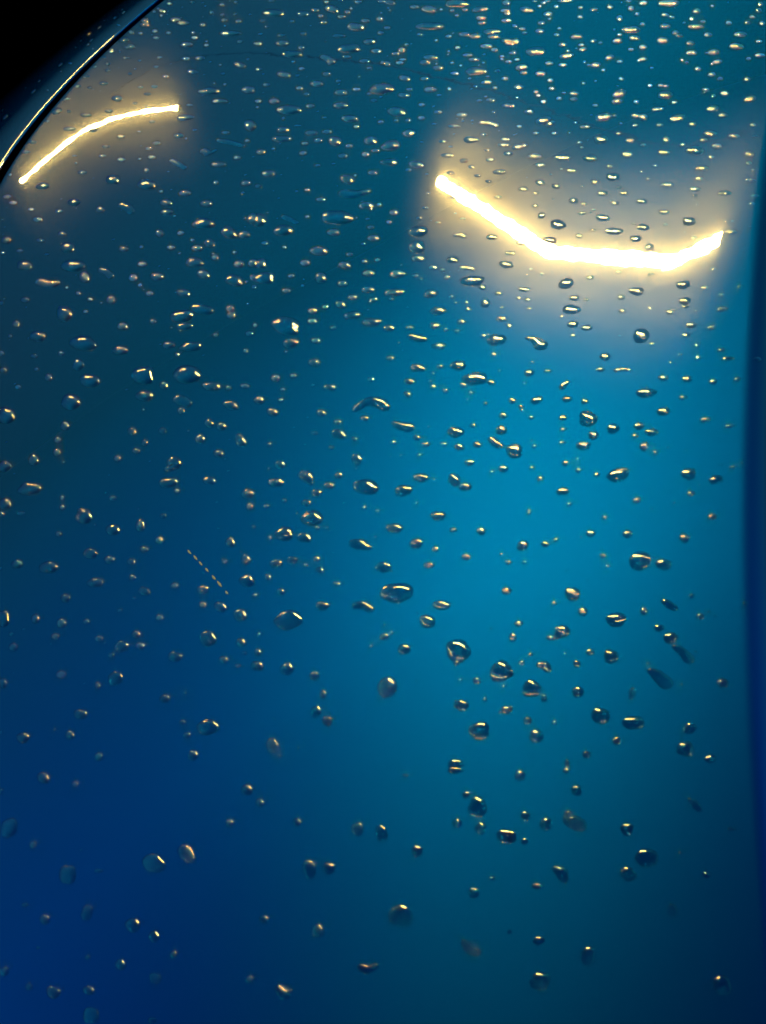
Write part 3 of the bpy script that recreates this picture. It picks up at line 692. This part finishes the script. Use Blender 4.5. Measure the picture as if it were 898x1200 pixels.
[-8454,30570,152,-96,22,-195],[-1489,25008,157,-88,2,-124],[-7959,17964,105,-48,19,-162],[-234,15810,135,-54,0,-94],[1857,15511,131,-48,-2,-91],[10557,10785,118,-12,-11,-72],
[-8485,1508,82,-21,15,-93],[-6241,-526,76,-17,10,-85],[7094,-8681,87,0,-6,-38],[3365,21995,150,-71,-4,-99],[11143,16160,91,-18,-17,-112],[-6809,9554,100,-35,12,-109],
[-9583,9037,104,-37,17,-109],[2301,2889,79,-13,-3,-80],[6277,2050,76,-7,-8,-76],[-5650,1409,85,-21,8,-81],[-4535,-5138,74,-13,6,-62],[-111,24071,126,-70,0,-141],
[2348,19256,133,-57,-3,-101],[6988,21268,131,-15,-2,-102],[4530,18424,128,-48,-6,-96],[3682,20131,105,-45,-6,-128],[9350,19109,99,-29,-14,-115],[567,20737,134,-65,-1,-108],
[5276,21135,109,-46,-8,-120],[-9754,19706,156,-76,16,-113],[-5319,19071,143,-66,8,-108],[-4793,17312,119,-52,8,-120],[-6362,13758,115,-46,10,-108],[2681,13880,101,-33,-4,-100],
[4427,11460,97,-24,-6,-91],[2714,6196,90,-18,-3,-78],[3944,7429,91,-18,-5,-81],[4468,1987,84,-9,-5,-67],[-7589,-9188,78,-11,8,-47],[4175,20318,136,-58,-5,-93],
[-5995,27324,144,-84,12,-150],[-2892,23529,131,-69,5,-132],[9267,14308,102,-21,-11,-87],[7015,-2908,58,-2,-9,-71],[-8685,27475,164,-96,16,-140],[-8536,23209,154,-81,14,-124],
[-4045,21549,140,-69,6,-115],[432,21400,130,-65,-1,-110],[3659,9479,79,-18,-6,-99],[-4247,5845,82,-24,7,-94],[3397,6464,75,-14,-5,-90],[5214,852,68,-6,-7,-73],
[-10298,2708,86,-24,16,-88],[1633,-4418,63,-6,-2,-61],[3070,-4531,62,-4,-4,-61],[-6013,-10574,61,-8,7,-50],[1235,17071,108,-44,-2,-104],[9150,20195,104,-33,-12,-103],
[9866,15910,107,-24,-11,-84],[9488,13492,105,-19,-11,-79],[9127,11750,103,-17,-10,-75],[-3979,15335,104,-43,7,-112],[5791,11224,87,-19,-8,-89],[-10752,7967,105,-36,16,-92],
[1815,8864,87,-22,-2,-86],[-1637,8523,90,-27,2,-88],[-2443,5833,88,-24,3,-81],[-328,5149,84,-20,0,-78],[1523,5222,82,-17,-2,-77],[1311,4497,82,-17,-2,-75],
[-1331,2804,82,-18,2,-72],[255,2649,80,-16,0,-71],[4518,2441,77,-9,-5,-68],[8163,4618,79,-7,-9,-71],[-3346,-3785,74,-13,4,-57],[12010,18933,81,-18,-18,-119],
[-8321,23629,143,-76,14,-126],[-4391,22786,133,-68,7,-120],[12014,19646,85,-21,-17,-114],[-7090,26573,134,-77,14,-148],[-4290,20585,118,-57,7,-122],[-8813,28111,129,-77,19,-170],
[-7959,24159,137,-74,14,-128],[-888,19737,116,-54,1,-106],[9441,18906,103,-29,-11,-91],[-11997,17513,135,-63,19,-108],[-11980,15130,130,-57,18,-100],[-2540,17176,114,-49,4,-100],
[2848,13375,101,-31,-4,-84],[3153,12995,100,-30,-4,-83],[3127,15433,103,-35,-4,-90],[-365,11835,102,-34,0,-83],[-970,10724,101,-33,1,-81],[10414,10470,93,-11,-11,-72],
[8648,9242,92,-12,-9,-70],[-8531,2466,75,-20,13,-86],[8988,7921,90,-10,-9,-67],[9592,7149,89,-8,-10,-65],[3674,-6114,48,-2,-5,-64],[-3692,24847,140,-77,6,-115],
[6814,19447,97,14,5,-106],[-12610,15282,110,-48,23,-119],[6181,9192,108,-19,-6,-60],[-743,2973,74,-16,1,-72],[1543,2339,71,-12,-2,-69],[-2947,1112,74,-17,4,-69],
[2767,-5701,43,-3,-4,-72],[-8111,21100,127,-63,13,-117],[-2589,20233,114,-55,4,-110],[-301,18774,108,-49,0,-103],[-11840,24671,154,-87,19,-121],[-895,25787,131,-76,1,-116],
[3926,18295,111,-43,-5,-88],[-10478,26482,130,-75,21,-152],[-7474,29667,128,-79,15,-163],[-8711,29726,131,-82,18,-165],[7499,18027,90,-28,-10,-99],[5023,16593,90,-30,-7,-98],
[8575,16423,88,-22,-11,-94],[-10465,27438,137,-82,19,-143],[-10413,25967,135,-77,19,-137],[-72,25349,123,-72,0,-113],[-2865,20763,121,-59,4,-102],[4096,19236,107,-43,-5,-91],
[5324,17228,95,-32,-7,-92],[-3601,12191,99,-36,5,-86],[6687,12798,89,-20,-8,-80],[4483,12056,89,-23,-5,-80],[5941,10008,86,-17,-7,-74],[-2686,10263,95,-31,3,-81],
[-1378,7529,89,-25,2,-73],[6465,8121,83,-13,-7,-69],[7313,7925,83,-12,-8,-68],[7045,5230,78,41,12,-59],[-8450,30167,125,-78,18,-167],[-6860,27469,117,-69,13,-153],
[-5256,25241,111,-61,10,-142],[11018,19197,85,-22,-14,-98],[9777,17021,84,-20,-12,-94],[-12119,12428,84,-34,22,-118],[2464,-10795,44,-2,-3,-47],[9936,19734,73,-21,-15,-117],
[-6807,21567,125,-62,10,-108],[150,23302,114,-62,0,-107],[12126,19970,77,-19,-16,-107],[-5421,16144,88,-37,9,-117],[-4806,8264,77,-25,7,-90],[-5358,2221,70,-18,7,-73],
[3530,3364,64,-9,-4,-71],[3769,2934,64,-9,-4,-70],[6699,1458,62,-5,-7,-65],[3681,1234,62,-7,-4,-66],[8505,867,61,-3,-9,-63],[-3891,-526,65,-14,5,-65],[-3220,-3450,61,-11,4,-58],
[4084,-1091,60,-5,-4,-60],[5272,-506,60,-4,-6,-61],[5131,-1649,59,-4,-5,-58],[3914,-2944,58,-4,-4,-56],[8194,-3120,59,3,-8,-54],[-80,23078,105,-56,0,-117],
[7513,21217,93,-35,-10,-100],[5313,17690,91,-32,-7,-93],[-8874,23885,127,-69,14,-117],[4214,22203,102,-48,-5,-98],[2229,21661,104,-51,-3,-99],[1253,17838,100,-42,-2,-90],
[4655,21041,100,-43,-6,-95],[11780,18008,93,-20,-12,-80],[-1287,25255,104,-60,2,-127],[-74,17376,92,-39,0,-99],[7769,15785,83,-22,-9,-86],[10975,13953,81,-13,-12,-79],
[186,11903,85,-28,0,-83],[1264,12257,101,-32,-1,-69],[8857,13394,81,-16,-10,-79],[10600,12234,79,-11,-11,-75],[-157,10197,83,-26,0,-79],[1697,9223,80,-21,-2,-75],
[735,6973,78,-19,-1,-70],[9057,6889,89,-9,-8,-54],[4482,-31,67,-6,-4,-53],[-9950,696,41,-11,11,-61],[-9820,28623,107,-66,20,-154],[4288,19711,76,-31,-7,-118],
[-2830,22041,108,-54,4,-107],[2843,23123,100,-51,-4,-103],[8329,14466,86,-19,-9,-75],[5498,16619,81,-26,-7,-90],[10259,19479,81,-23,-12,-92],[-9847,27401,93,-55,17,-134],
[-9478,11877,79,-31,16,-105],[-3793,10126,70,-24,6,-95],[-3867,7289,67,-20,6,-86],[-5886,7749,69,-22,9,-89],[-8586,2825,59,-16,13,-87],[-9236,-1623,63,-14,12,-65],
[-2803,12,58,-12,3,-66],[-1620,96,57,-11,2,-66],[2219,-5435,49,-4,-2,-51],[3284,-4317,50,-4,-3,-53],[5970,-9204,46,0,-5,-43],[-5421,26914,114,-66,9,-125],
[-8434,25129,117,-65,14,-121],[-2260,25509,106,-60,3,-118],[-4466,26400,111,-63,7,-123],[-855,17443,93,-40,1,-91],[2501,20784,93,-43,-3,-97],[813,17104,91,-37,-1,-89],
[6417,19353,96,-35,-7,-80],[11764,19343,85,-21,-12,-82],[781,14365,96,-35,-1,-74],[2328,11409,90,-26,-2,-67],[-14412,25073,104,0,0,-198],[655,20899,115,-56,-1,-81],
[-9022,11405,87,-33,12,-88],[-547,10266,75,-24,1,-79],[1721,6659,69,-15,-2,-69],[2637,3627,65,-11,-3,-62],[5516,7152,68,-11,-6,-68],[-2135,24960,111,-62,3,-104],
[3714,18834,85,-34,-5,-90],[6518,21011,85,-33,-8,-92],[7902,18592,82,-25,-9,-85],[-11597,23625,97,-53,21,-136],[-8363,25782,118,-66,12,-112],[-8952,22783,114,-60,13,-103],
[-2874,24549,106,-58,4,-104],[3590,17893,88,-34,-4,-80],[862,18932,93,-41,-1,-85],[5151,22603,92,-42,-6,-89],[5574,22420,92,-41,-6,-88],[5419,22369,92,-41,-6,-88],
[4702,20744,91,-38,-5,-85],[5701,20230,89,-35,-6,-83],[4212,15525,85,-28,-4,-74],[4680,15007,84,-26,-5,-72],[5226,14844,84,-24,-5,-72],[7740,13613,81,-18,-7,-67],
[9590,12668,80,-14,-9,-64],[8902,11018,78,-12,-8,-61],[6857,11778,80,-16,-6,-64],[1901,8001,78,-19,-2,-60],[3982,7059,76,-14,-4,-57],[5055,5802,74,-11,-4,-54],
[-8955,-4591,37,-7,10,-55],[-8208,27603,108,-64,14,-131],[-6196,28698,106,-64,10,-133],[-6552,25692,103,-57,11,-122],[5822,21953,82,-35,-7,-96],[6583,21563,81,-33,-8,-94],
[7453,17096,76,-22,-8,-82],[11591,19070,77,-18,-12,-82],[10360,16374,75,-16,-11,-78],[8876,15477,74,-17,-9,-77],[-3660,8328,59,-19,5,-90],[-2905,-2961,48,-9,3,-59],
[8265,16504,67,-18,-10,-87],[10051,15552,66,-14,-11,-83],[10967,13416,96,-15,-8,-52],[-9086,10833,77,-29,12,-86],[-11476,10555,80,-30,16,-87],[-2748,4938,63,-17,3,-68],
[-2485,1195,59,-13,3,-59],[3776,1943,56,-7,-4,-58],[-3231,472,59,-13,3,-58],[-6451,-1513,60,-13,7,-55],[3070,17351,84,-32,-3,-79],[9338,19995,82,-25,-9,-78],
[-2072,26466,91,-53,3,-121],[8404,19894,74,-24,-10,-88],[11332,17194,71,-15,-12,-79],[-12646,27955,90,0,0,-170],[-12409,23393,111,-61,19,-108],[8137,21388,88,-32,-8,-74],
[4362,19250,80,-32,-5,-82],[4827,17214,78,-27,-5,-77],[6539,15933,76,-22,-7,-73],[7615,14618,74,-18,-7,-69],[8731,16361,75,-19,-9,-72],[-4515,18197,90,-40,6,-88],
[-4501,12048,82,-30,5,-72],[-2370,14490,82,-32,3,-77],[1063,11816,75,-24,-1,-68],[2340,7369,69,-15,-2,-58],[2943,5433,67,-12,-3,-54],[2297,4085,66,-12,-2,-52],
[3704,7547,69,-14,-3,-58],[3192,14577,93,-30,-3,-58],[923,9176,88,-24,-1,-50],[-3342,25721,92,-52,5,-109],[-454,19250,81,-37,1,-88],[-8879,30006,76,-48,13,-110],
[-19,21045,68,-34,0,-111],[-2818,18365,117,-52,2,-61],[-7430,11507,66,-25,10,-88],[-10288,8591,67,-23,14,-81],[1233,4709,52,-11,-1,-65],[-3092,-1756,49,-10,3,-53],
[-2260,-6373,44,-6,2,-44],[3305,-1716,46,-4,-3,-51],[-7130,-10219,44,-6,6,-38],[-13492,26366,88,0,0,-167],[-11023,26598,94,-55,19,-130],[4401,21335,69,-30,-6,-97],
[-9797,26558,110,-64,13,-104],[-465,20891,88,-43,1,-82],[-1515,20567,89,-43,2,-82],[7642,19530,78,-26,-7,-71],[-6116,27817,93,-55,9,-118],[-4225,27820,113,-67,5,-91],
[-6452,19766,84,-40,8,-93],[-2075,15723,93,-38,2,-64],[-121,12894,69,-24,0,-72],[2072,12513,83,-26,-2,-55],[1607,11442,83,-25,-1,-54],[7947,9905,62,-10,-7,-60],
[1987,6542,61,-13,-2,-57],[913,2081,57,-10,-1,-49],[-464,560,56,-11,0,-47],[3499,-214,54,-6,-3,-44],[470,-7184,48,-5,0,-34],[4079,16697,52,-18,-6,-97],[-5642,28559,82,-49,9,-128],
[8310,20524,61,-21,-10,-90],[-10992,25010,104,-58,15,-101],[-4503,25391,94,-52,6,-97],[1818,18158,77,-32,-2,-74],[-12182,27632,104,-87,21,-127],[-10467,27604,95,-57,17,-121],
[-7182,27027,88,-51,11,-116],[-9443,25174,89,-50,14,-112],[-5728,23171,82,-43,8,-103],[-11221,25990,99,-57,15,-104],[-9406,28283,99,-60,13,-110],[-4272,25822,88,-49,5,-99],
[2401,23313,77,-40,-3,-85],[-10858,20250,103,-51,12,-77],[2102,15144,78,-28,-2,-60],[2258,13025,76,-24,-2,-56],[232,8333,72,-20,0,-49],[8161,5045,65,-6,-5,-41],
[1693,-4889,37,-3,-2,-45],[-10425,30813,80,0,0,-151],[-9032,29837,82,-52,14,-119],[-6566,28268,83,-49,10,-120],[5280,22201,64,-29,-6,-89],[-7299,16445,71,-31,9,-85],
[-5935,13216,66,-26,7,-76],[-7629,13527,69,-27,9,-78],[-2320,13058,62,-23,3,-74],[-588,11091,59,-19,1,-68],[1363,12967,59,-19,-1,-71],[-1893,5308,55,-14,2,-57],
[1322,5009,52,-11,-1,-55],[4413,8426,54,-11,-4,-59],[4117,8682,54,-11,-4,-60],[4802,6593,52,-9,-4,-56],[-1856,-1047,49,-9,2,-45],[1617,16578,76,-29,-1,-63],
[-2974,21641,77,-38,4,-87],[7017,19260,65,-23,-7,-72],[7072,15235,62,-16,-6,-64],[-3344,19060,59,-27,5,-99],[-10929,14492,84,-36,11,-65],[5936,14164,66,-18,-5,-56],
[6046,10909,63,-13,-5,-50],[3248,7248,61,-12,-2,-46],[-10713,27150,88,-52,15,-108],[-9166,26001,84,-48,12,-103],[-11939,24658,93,-52,15,-89],[3907,19633,68,-28,-4,-67],
[4891,16977,65,-22,-4,-61],[5887,15204,63,-18,-5,-57],[9488,17428,63,-16,-7,-59],[-11556,29177,72,0,0,-137],[-5599,22372,64,-33,8,-101],[2155,18409,54,-23,-3,-83],
[-13273,20263,72,-37,19,-97],[-2998,3327,46,-12,3,-53],[7436,4507,43,-4,-6,-51],[-279,-3727,39,-5,0,-40],[-8441,22292,96,-49,8,-70],[-11376,30316,80,0,0,-151],
[-4849,23741,70,-37,6,-94],[4187,19718,58,-24,-4,-76],[1243,22277,68,-35,-1,-75],[809,21828,68,-34,-1,-74],[2971,18219,63,-25,-3,-65],[417,17260,64,-27,0,-65],
[6954,17734,60,-19,-6,-61],[-8312,18840,75,-35,9,-73],[-1571,15615,64,-26,1,-63],[1340,13942,60,-21,-1,-58],[-462,12279,60,-21,0,-56],[-2966,11750,62,-22,3,-57],
[5973,13910,58,-15,-5,-55],[7088,14330,57,-14,-6,-55],[7082,10086,54,-10,-5,-49],[-2729,5362,56,-15,2,-46],[-147,388,49,-9,0,-37],[797,459,49,-8,-1,-37],[7138,6581,52,-6,-5,-44],
[7723,4771,51,-5,-5,-41],[3504,-133,47,-5,-2,-36],[-6110,-1212,52,-12,4,-37],[8072,17910,47,-14,-8,-76],[-1566,26279,96,-56,1,-64],[5818,20568,58,-23,-5,-67],
[-3469,5123,40,-11,3,-57],[-8674,29288,68,-42,11,-101],[-10465,29608,79,-60,15,-107],[2818,18739,54,-22,-3,-67],[6541,18149,52,-17,-6,-62],[6316,17198,51,-16,-5,-61],
[-10727,19732,68,-33,12,-77],[-4459,15168,57,-23,4,-64],[-8654,14339,61,-25,8,-64],[-3602,17317,58,-25,4,-68],[-2706,14545,55,-22,3,-62],[7962,12582,48,-10,-6,-52],
[7708,11992,48,-9,-6,-51],[9778,9794,46,-6,-7,-47],[5377,9441,62,-12,-3,-36],[5830,12056,48,-11,-5,-52],[-4036,10451,53,-18,4,-55],[-2335,9696,51,-16,2,-53],
[2690,1226,42,-6,-2,-38],[6245,5626,44,-6,-4,-43],[4043,-4342,38,-2,-2,-30],[-11340,25997,81,-47,12,-81],[-9275,25429,77,-44,10,-78],[-3164,22692,68,-35,3,-69],
[2285,19928,60,-27,-2,-60],[10651,20265,56,-16,-7,-54],[8424,17410,55,-15,-6,-52],[3390,18642,67,-27,-2,-49],[5675,16876,64,-21,-4,-45],[-10774,30622,67,0,0,-128],
[-5002,27189,62,-36,6,-92],[-1155,25426,57,-33,1,-85],[-4297,20202,56,-27,4,-75],[1805,21597,52,-26,-2,-73],[3470,16559,48,-17,-3,-62],[9674,19566,47,-14,-8,-62],
[-1940,18467,67,-30,1,-52],[2543,22898,57,-29,-2,-66],[7208,14805,50,-12,-5,-49],[-8552,20693,77,-38,7,-58],[2131,11727,58,-17,-1,-40],[-5929,26827,57,-33,7,-90],
[6434,18355,43,-15,-5,-63],[-6725,19355,52,-25,7,-74],[-870,14697,45,-17,1,-62],[10665,11917,39,-5,-8,-50],[-9912,12333,50,-20,9,-61],[26,-3162,33,-5,0,-33],
[-179,-466,35,-6,0,-36],[-6505,-8064,33,-5,4,-28],[-7021,29353,78,-48,6,-73],[-71,18881,52,-24,0,-60],[2514,16398,48,-18,-2,-54],[5537,21269,50,-21,-4,-60],
[-11653,28846,54,0,0,-103],[-6290,24314,67,-36,5,-64],[-4667,24776,49,-27,5,-79],[1215,15719,53,-20,-1,-46],[2312,7663,46,-11,-1,-35],[-5883,23881,55,-29,6,-74],
[-4213,22372,53,-27,4,-70],[2026,23581,49,-26,-2,-68],[3342,19996,46,-20,-3,-60],[3889,19468,45,-18,-3,-59],[3291,19499,45,-19,-3,-59],[2565,19636,46,-20,-2,-60],
[6677,17204,43,-13,-5,-53],[4244,17106,43,-15,-3,-54],[6389,15458,42,-12,-5,-51],[9373,17588,46,-12,-6,-44],[-1852,-6226,25,-3,1,-29],[2201,20696,42,-20,-2,-62],
[7508,19862,39,-14,-6,-57],[10218,17151,38,-9,-7,-51],[3278,17501,44,-17,-2,-48],[2804,16315,44,-16,-2,-46],[5986,19166,44,-16,-4,-48],[-6670,14804,49,-20,5,-48],
[5297,13010,41,-10,-3,-41],[4968,12830,41,-11,-3,-41],[9586,9818,39,-5,-5,-35],[8907,10627,39,-6,-5,-36],[2017,7719,39,-9,-1,-36],[-6578,25992,46,-26,6,-71],
[-10100,27235,56,-33,9,-72],[-6881,28984,54,-33,6,-74],[183,24701,46,-26,0,-61],[1774,20097,42,-19,-1,-53],[-13423,27246,59,0,0,-113],[-12224,29166,42,0,0,-81],
[-6011,22660,38,-20,5,-60],[-9651,26479,43,-25,8,-62],[-12814,25899,53,-39,12,-67],[-10566,31272,49,0,0,-94],[-5571,27566,46,-27,5,-70],[-12089,29722,43,0,0,-81],
[-11834,30137,43,0,0,-81],[-11336,28227,46,-33,9,-61],[-12501,27209,56,-47,12,-67],[-14756,26072,41,0,0,-78],[-61,24487,36,-20,0,-51],[-11285,30960,37,0,0,-70],
[-14035,27309,36,0,0,-68],[-11097,30762,25,0,0,-47],
]
SCRATCH = [[-4882, 77, -4781, -87], [-4713, -142, -4604, -321], [-4553, -375, -4463, -523], [-4371, -626, -4286, -766], [-4184, -903, -4088, -1060], [-4040, -1109, -3911, -1320], [-3805, -1473, -3734, -1588]]


# ------------------------------------------------------------------ water drops
def cap(rho):
    """relative height of a flat-lying drop at relative radius rho: nearly level on top, steepest at its foot"""
    return 1 - 0.8 * rho ** 3 - 0.2 * rho ** 2


SINK = 0.00012


def oval_drop(v, rng, segs, rings, wobble):
    cx, cy, ux, uy, vx, vy = [q * 1e-5 for q in v]
    a, b_ = math.hypot(ux, uy), math.hypot(vx, vy)
    th = np.linspace(0, 2 * math.pi, segs, endpoint=False)
    r = np.ones(segs)
    for k in (2, 3, 4, 5):
        r += wobble / (k - 0.6) * rng.uniform(-1, 1) * np.cos(k * th + rng.uniform(0, 6.28))
    tip = rng.uniform(-0.10, 0.10)
    if a > 2.0 * b_:
        tip = rng.uniform(0.10, 0.30)
    elif b_ > 1.3 * a:
        tip = rng.uniform(-0.05, 0.05)
    co, si = np.cos(th) * r, np.sin(th) * r * (1 - tip * np.cos(th))
    small = min(a, b_)
    ratio = rng.uniform(0.145, 0.20)
    Hm = min(ratio * small * (1.0 if a < 1.8 * b_ else 1.12), 0.0021)
    n = body_n(cx, cy)
    ox, oy = rng.uniform(.02, .26), rng.uniform(.05, .25)        # the crown sags downhill, off centre
    V = []
    rho = (np.linspace(0, 1, rings + 1) ** 0.8)[::-1]
    for i, q in enumerate([None] + list(rho[:-1])):
        qq = 1.0 if q is None else q
        x = cx + (co * qq + ox * (1 - qq)) * ux + (si * qq + oy * (1 - qq)) * vx
        y = cy + (co * qq + ox * (1 - qq)) * uy + (si * qq + oy * (1 - qq)) * vy
        h = -SINK if q is None else Hm * cap(qq)
        z = body_z(x, y)
        for j in range(segs):
            V.append((x[j] + n[0] * h, y[j] + n[1] * h, z[j] + n[2] * h))
    hx, hy = cx + ox * ux + oy * vx, cy + ox * uy + oy * vy
    h = Hm
    V.append((hx + n[0] * h, hy + n[1] * h, float(body_z(hx, hy)) + n[2] * h))
    F = []
    for i in range(rings):
        for j in range(segs):
            k = (j + 1) % segs
            F.append((i * segs + k, i * segs + j, (i + 1) * segs + j, (i + 1) * segs + k))
    for j in range(segs):
        F.append((rings * segs + (j + 1) % segs, rings * segs + j, len(V) - 1))
    if ux * vy - uy * vx > 0:
        F = [f_[::-1] for f_ in F]
    return V, F


def bent_drop(v, rng, nlen=34, half=8):
    P = np.array(v, float).reshape(-1, 3) * 1e-5
    # smooth the spine (Catmull-Rom), then walk along it
    Q = np.vstack([2 * P[0] - P[1], P, 2 * P[-1] - P[-2]])
    pts = []
    for i in range(1, len(Q) - 2):
        for t in np.linspace(0, 1, 20, endpoint=False):
            p0, p1, p2, p3 = Q[i - 1:i + 3]
            pts.append(0.5 * ((2 * p1) + (p2 - p0) * t + (2 * p0 - 5 * p1 + 4 * p2 - p3) * t * t + (3 * p1 - p0 - 3 * p2 + p3) * t ** 3))
    pts.append(P[-1]); pts = np.array(pts)
    d0 = pts[0, :2] - pts[2, :2]; d0 /= np.linalg.norm(d0)
    d1 = pts[-1, :2] - pts[-3, :2]; d1 /= np.linalg.norm(d1)
    r0, r1 = pts[0, 2], pts[-1, 2]
    e0 = [np.array([*(pts[0, :2] + d0 * r0 * s), r0 * math.sqrt(max(0, 1 - s * s))]) for s in np.sin(np.linspace(math.pi / 2, 0.15, 7))]
    e1 = [np.array([*(pts[-1, :2] + d1 * r1 * s), r1 * math.sqrt(max(0, 1 - s * s))]) for s in np.sin(np.linspace(0.15, math.pi / 2, 7))]
    C = np.vstack([e0, pts[::3], e1])
    c = C.mean(axis=0); n = body_n(c[0], c[1])
    ph = np.linspace(-1, 1, 2 * half + 1)
    prof = np.sin(ph * math.pi / 2)
    V, F = [], []
    nr = len(ph) + 2
    for i in range(len(C)):
        t = C[min(i + 1, len(C) - 1), :2] - C[max(i - 1, 0), :2]
        t /= np.linalg.norm(t) + 1e-12
        m = np.array([-t[1], t[0]])
        r = max(C[i, 2], 1e-6)
        rr = r * (1 + 0.04 * math.sin(i * 0.7 + rng.uniform(0, .3)))
        Hm = min(0.21 * r, 0.0012)
        sec = [(-1.0, -SINK)] + [(s, Hm * cap(abs(s))) for s in prof] + [(1.0, -SINK)]
        for s, h in sec:
            x, y = C[i, 0] + m[0] * rr * s, C[i, 1] + m[1] * rr * s
            V.append((x + n[0] * h, y + n[1] * h, float(body_z(x, y)) + n[2] * h))
    for i in range(len(C) - 1):
        for j in range(nr - 1):
            F.append((i * nr + j, (i + 1) * nr + j, (i + 1) * nr + j + 1, i * nr + j + 1))
    return V, F


rng = random.Random(7)
for v, label in DROPS:
    if len(v) == 6:
        V, F = oval_drop(v, rng, 40, 11, 0.16)
    else:
        V, F = bent_drop(v, rng)
    o = np.mean(np.array(V), axis=0)
    V = [tuple(np.array(p) - o) for p in V]
    d = link_mesh('water_drop', V, F, M['water'])
    d.location = o
    tag(d, label, 'water drop', 'rain drops beaded on the bonnet')
AV, AF = [], []
for v in SMALL_DROPS:
    V, F = oval_drop(v, rng, 20, 6, 0.06) if len(v) == 6 else bent_drop(v, rng)
    k = len(AV)
    AV += V
    AF += [tuple(i + k for i in f_) for f_ in F]
for _ in range(420):                                                  # the finest mist
    y = 0.30 - 0.36 * rng.random() ** 1.25
    x = float(shut_x(y)) + 0.012 + rng.random() * (float(fold_x(y)) - float(shut_x(y)) - 0.014)
    r = rng.uniform(14, 34)
    V, F = oval_drop([x * 1e5, y * 1e5, r * rng.uniform(1, 1.5), 0, 0, -r], rng, 10, 3, 0.05)
    k = len(AV)
    AV += V
    AF += [tuple(i + k for i in f_) for f_ in F]
fine = link_mesh('fine_rain_spatter', AV, AF, M['water'])
tag(fine, 'countless fine rain beads scattered between the larger drops', 'rain beads', None, 'stuff')

# ------------------------------------------------------------------ the dashed scratch in the paint
for x0, y0, x1, y1 in SCRATCH:
    p, q = np.array([x0, y0]) * 1e-5, np.array([x1, y1]) * 1e-5
    t = (q - p) / np.linalg.norm(q - p); m_ = np.array([-t[1], t[0]])
    V = []
    N_ = 14
    for k in range(N_):
        a = 2 * math.pi * k / N_
        c = p + (q - p) * (0.5 + 0.5 * math.cos(a)) + m_ * 0.00026 * math.sin(a) * rng.uniform(0.7, 1.2)
        V.append((c[0], c[1], float(body_z(c[0], c[1])) + 0.00002))
    c = (p + q) / 2
    V.append((c[0], c[1], float(body_z(c[0], c[1])) + 0.00006))
    F = [(k, (k + 1) % N_, N_) for k in range(N_)]
    if (np.cross(np.append(q - p, 0), np.append(m_, 0)))[2] < 0:
        F = [f_[::-1] for f_ in F]
    link_mesh('paint_chip', V, F, M['primer'], bonnet)
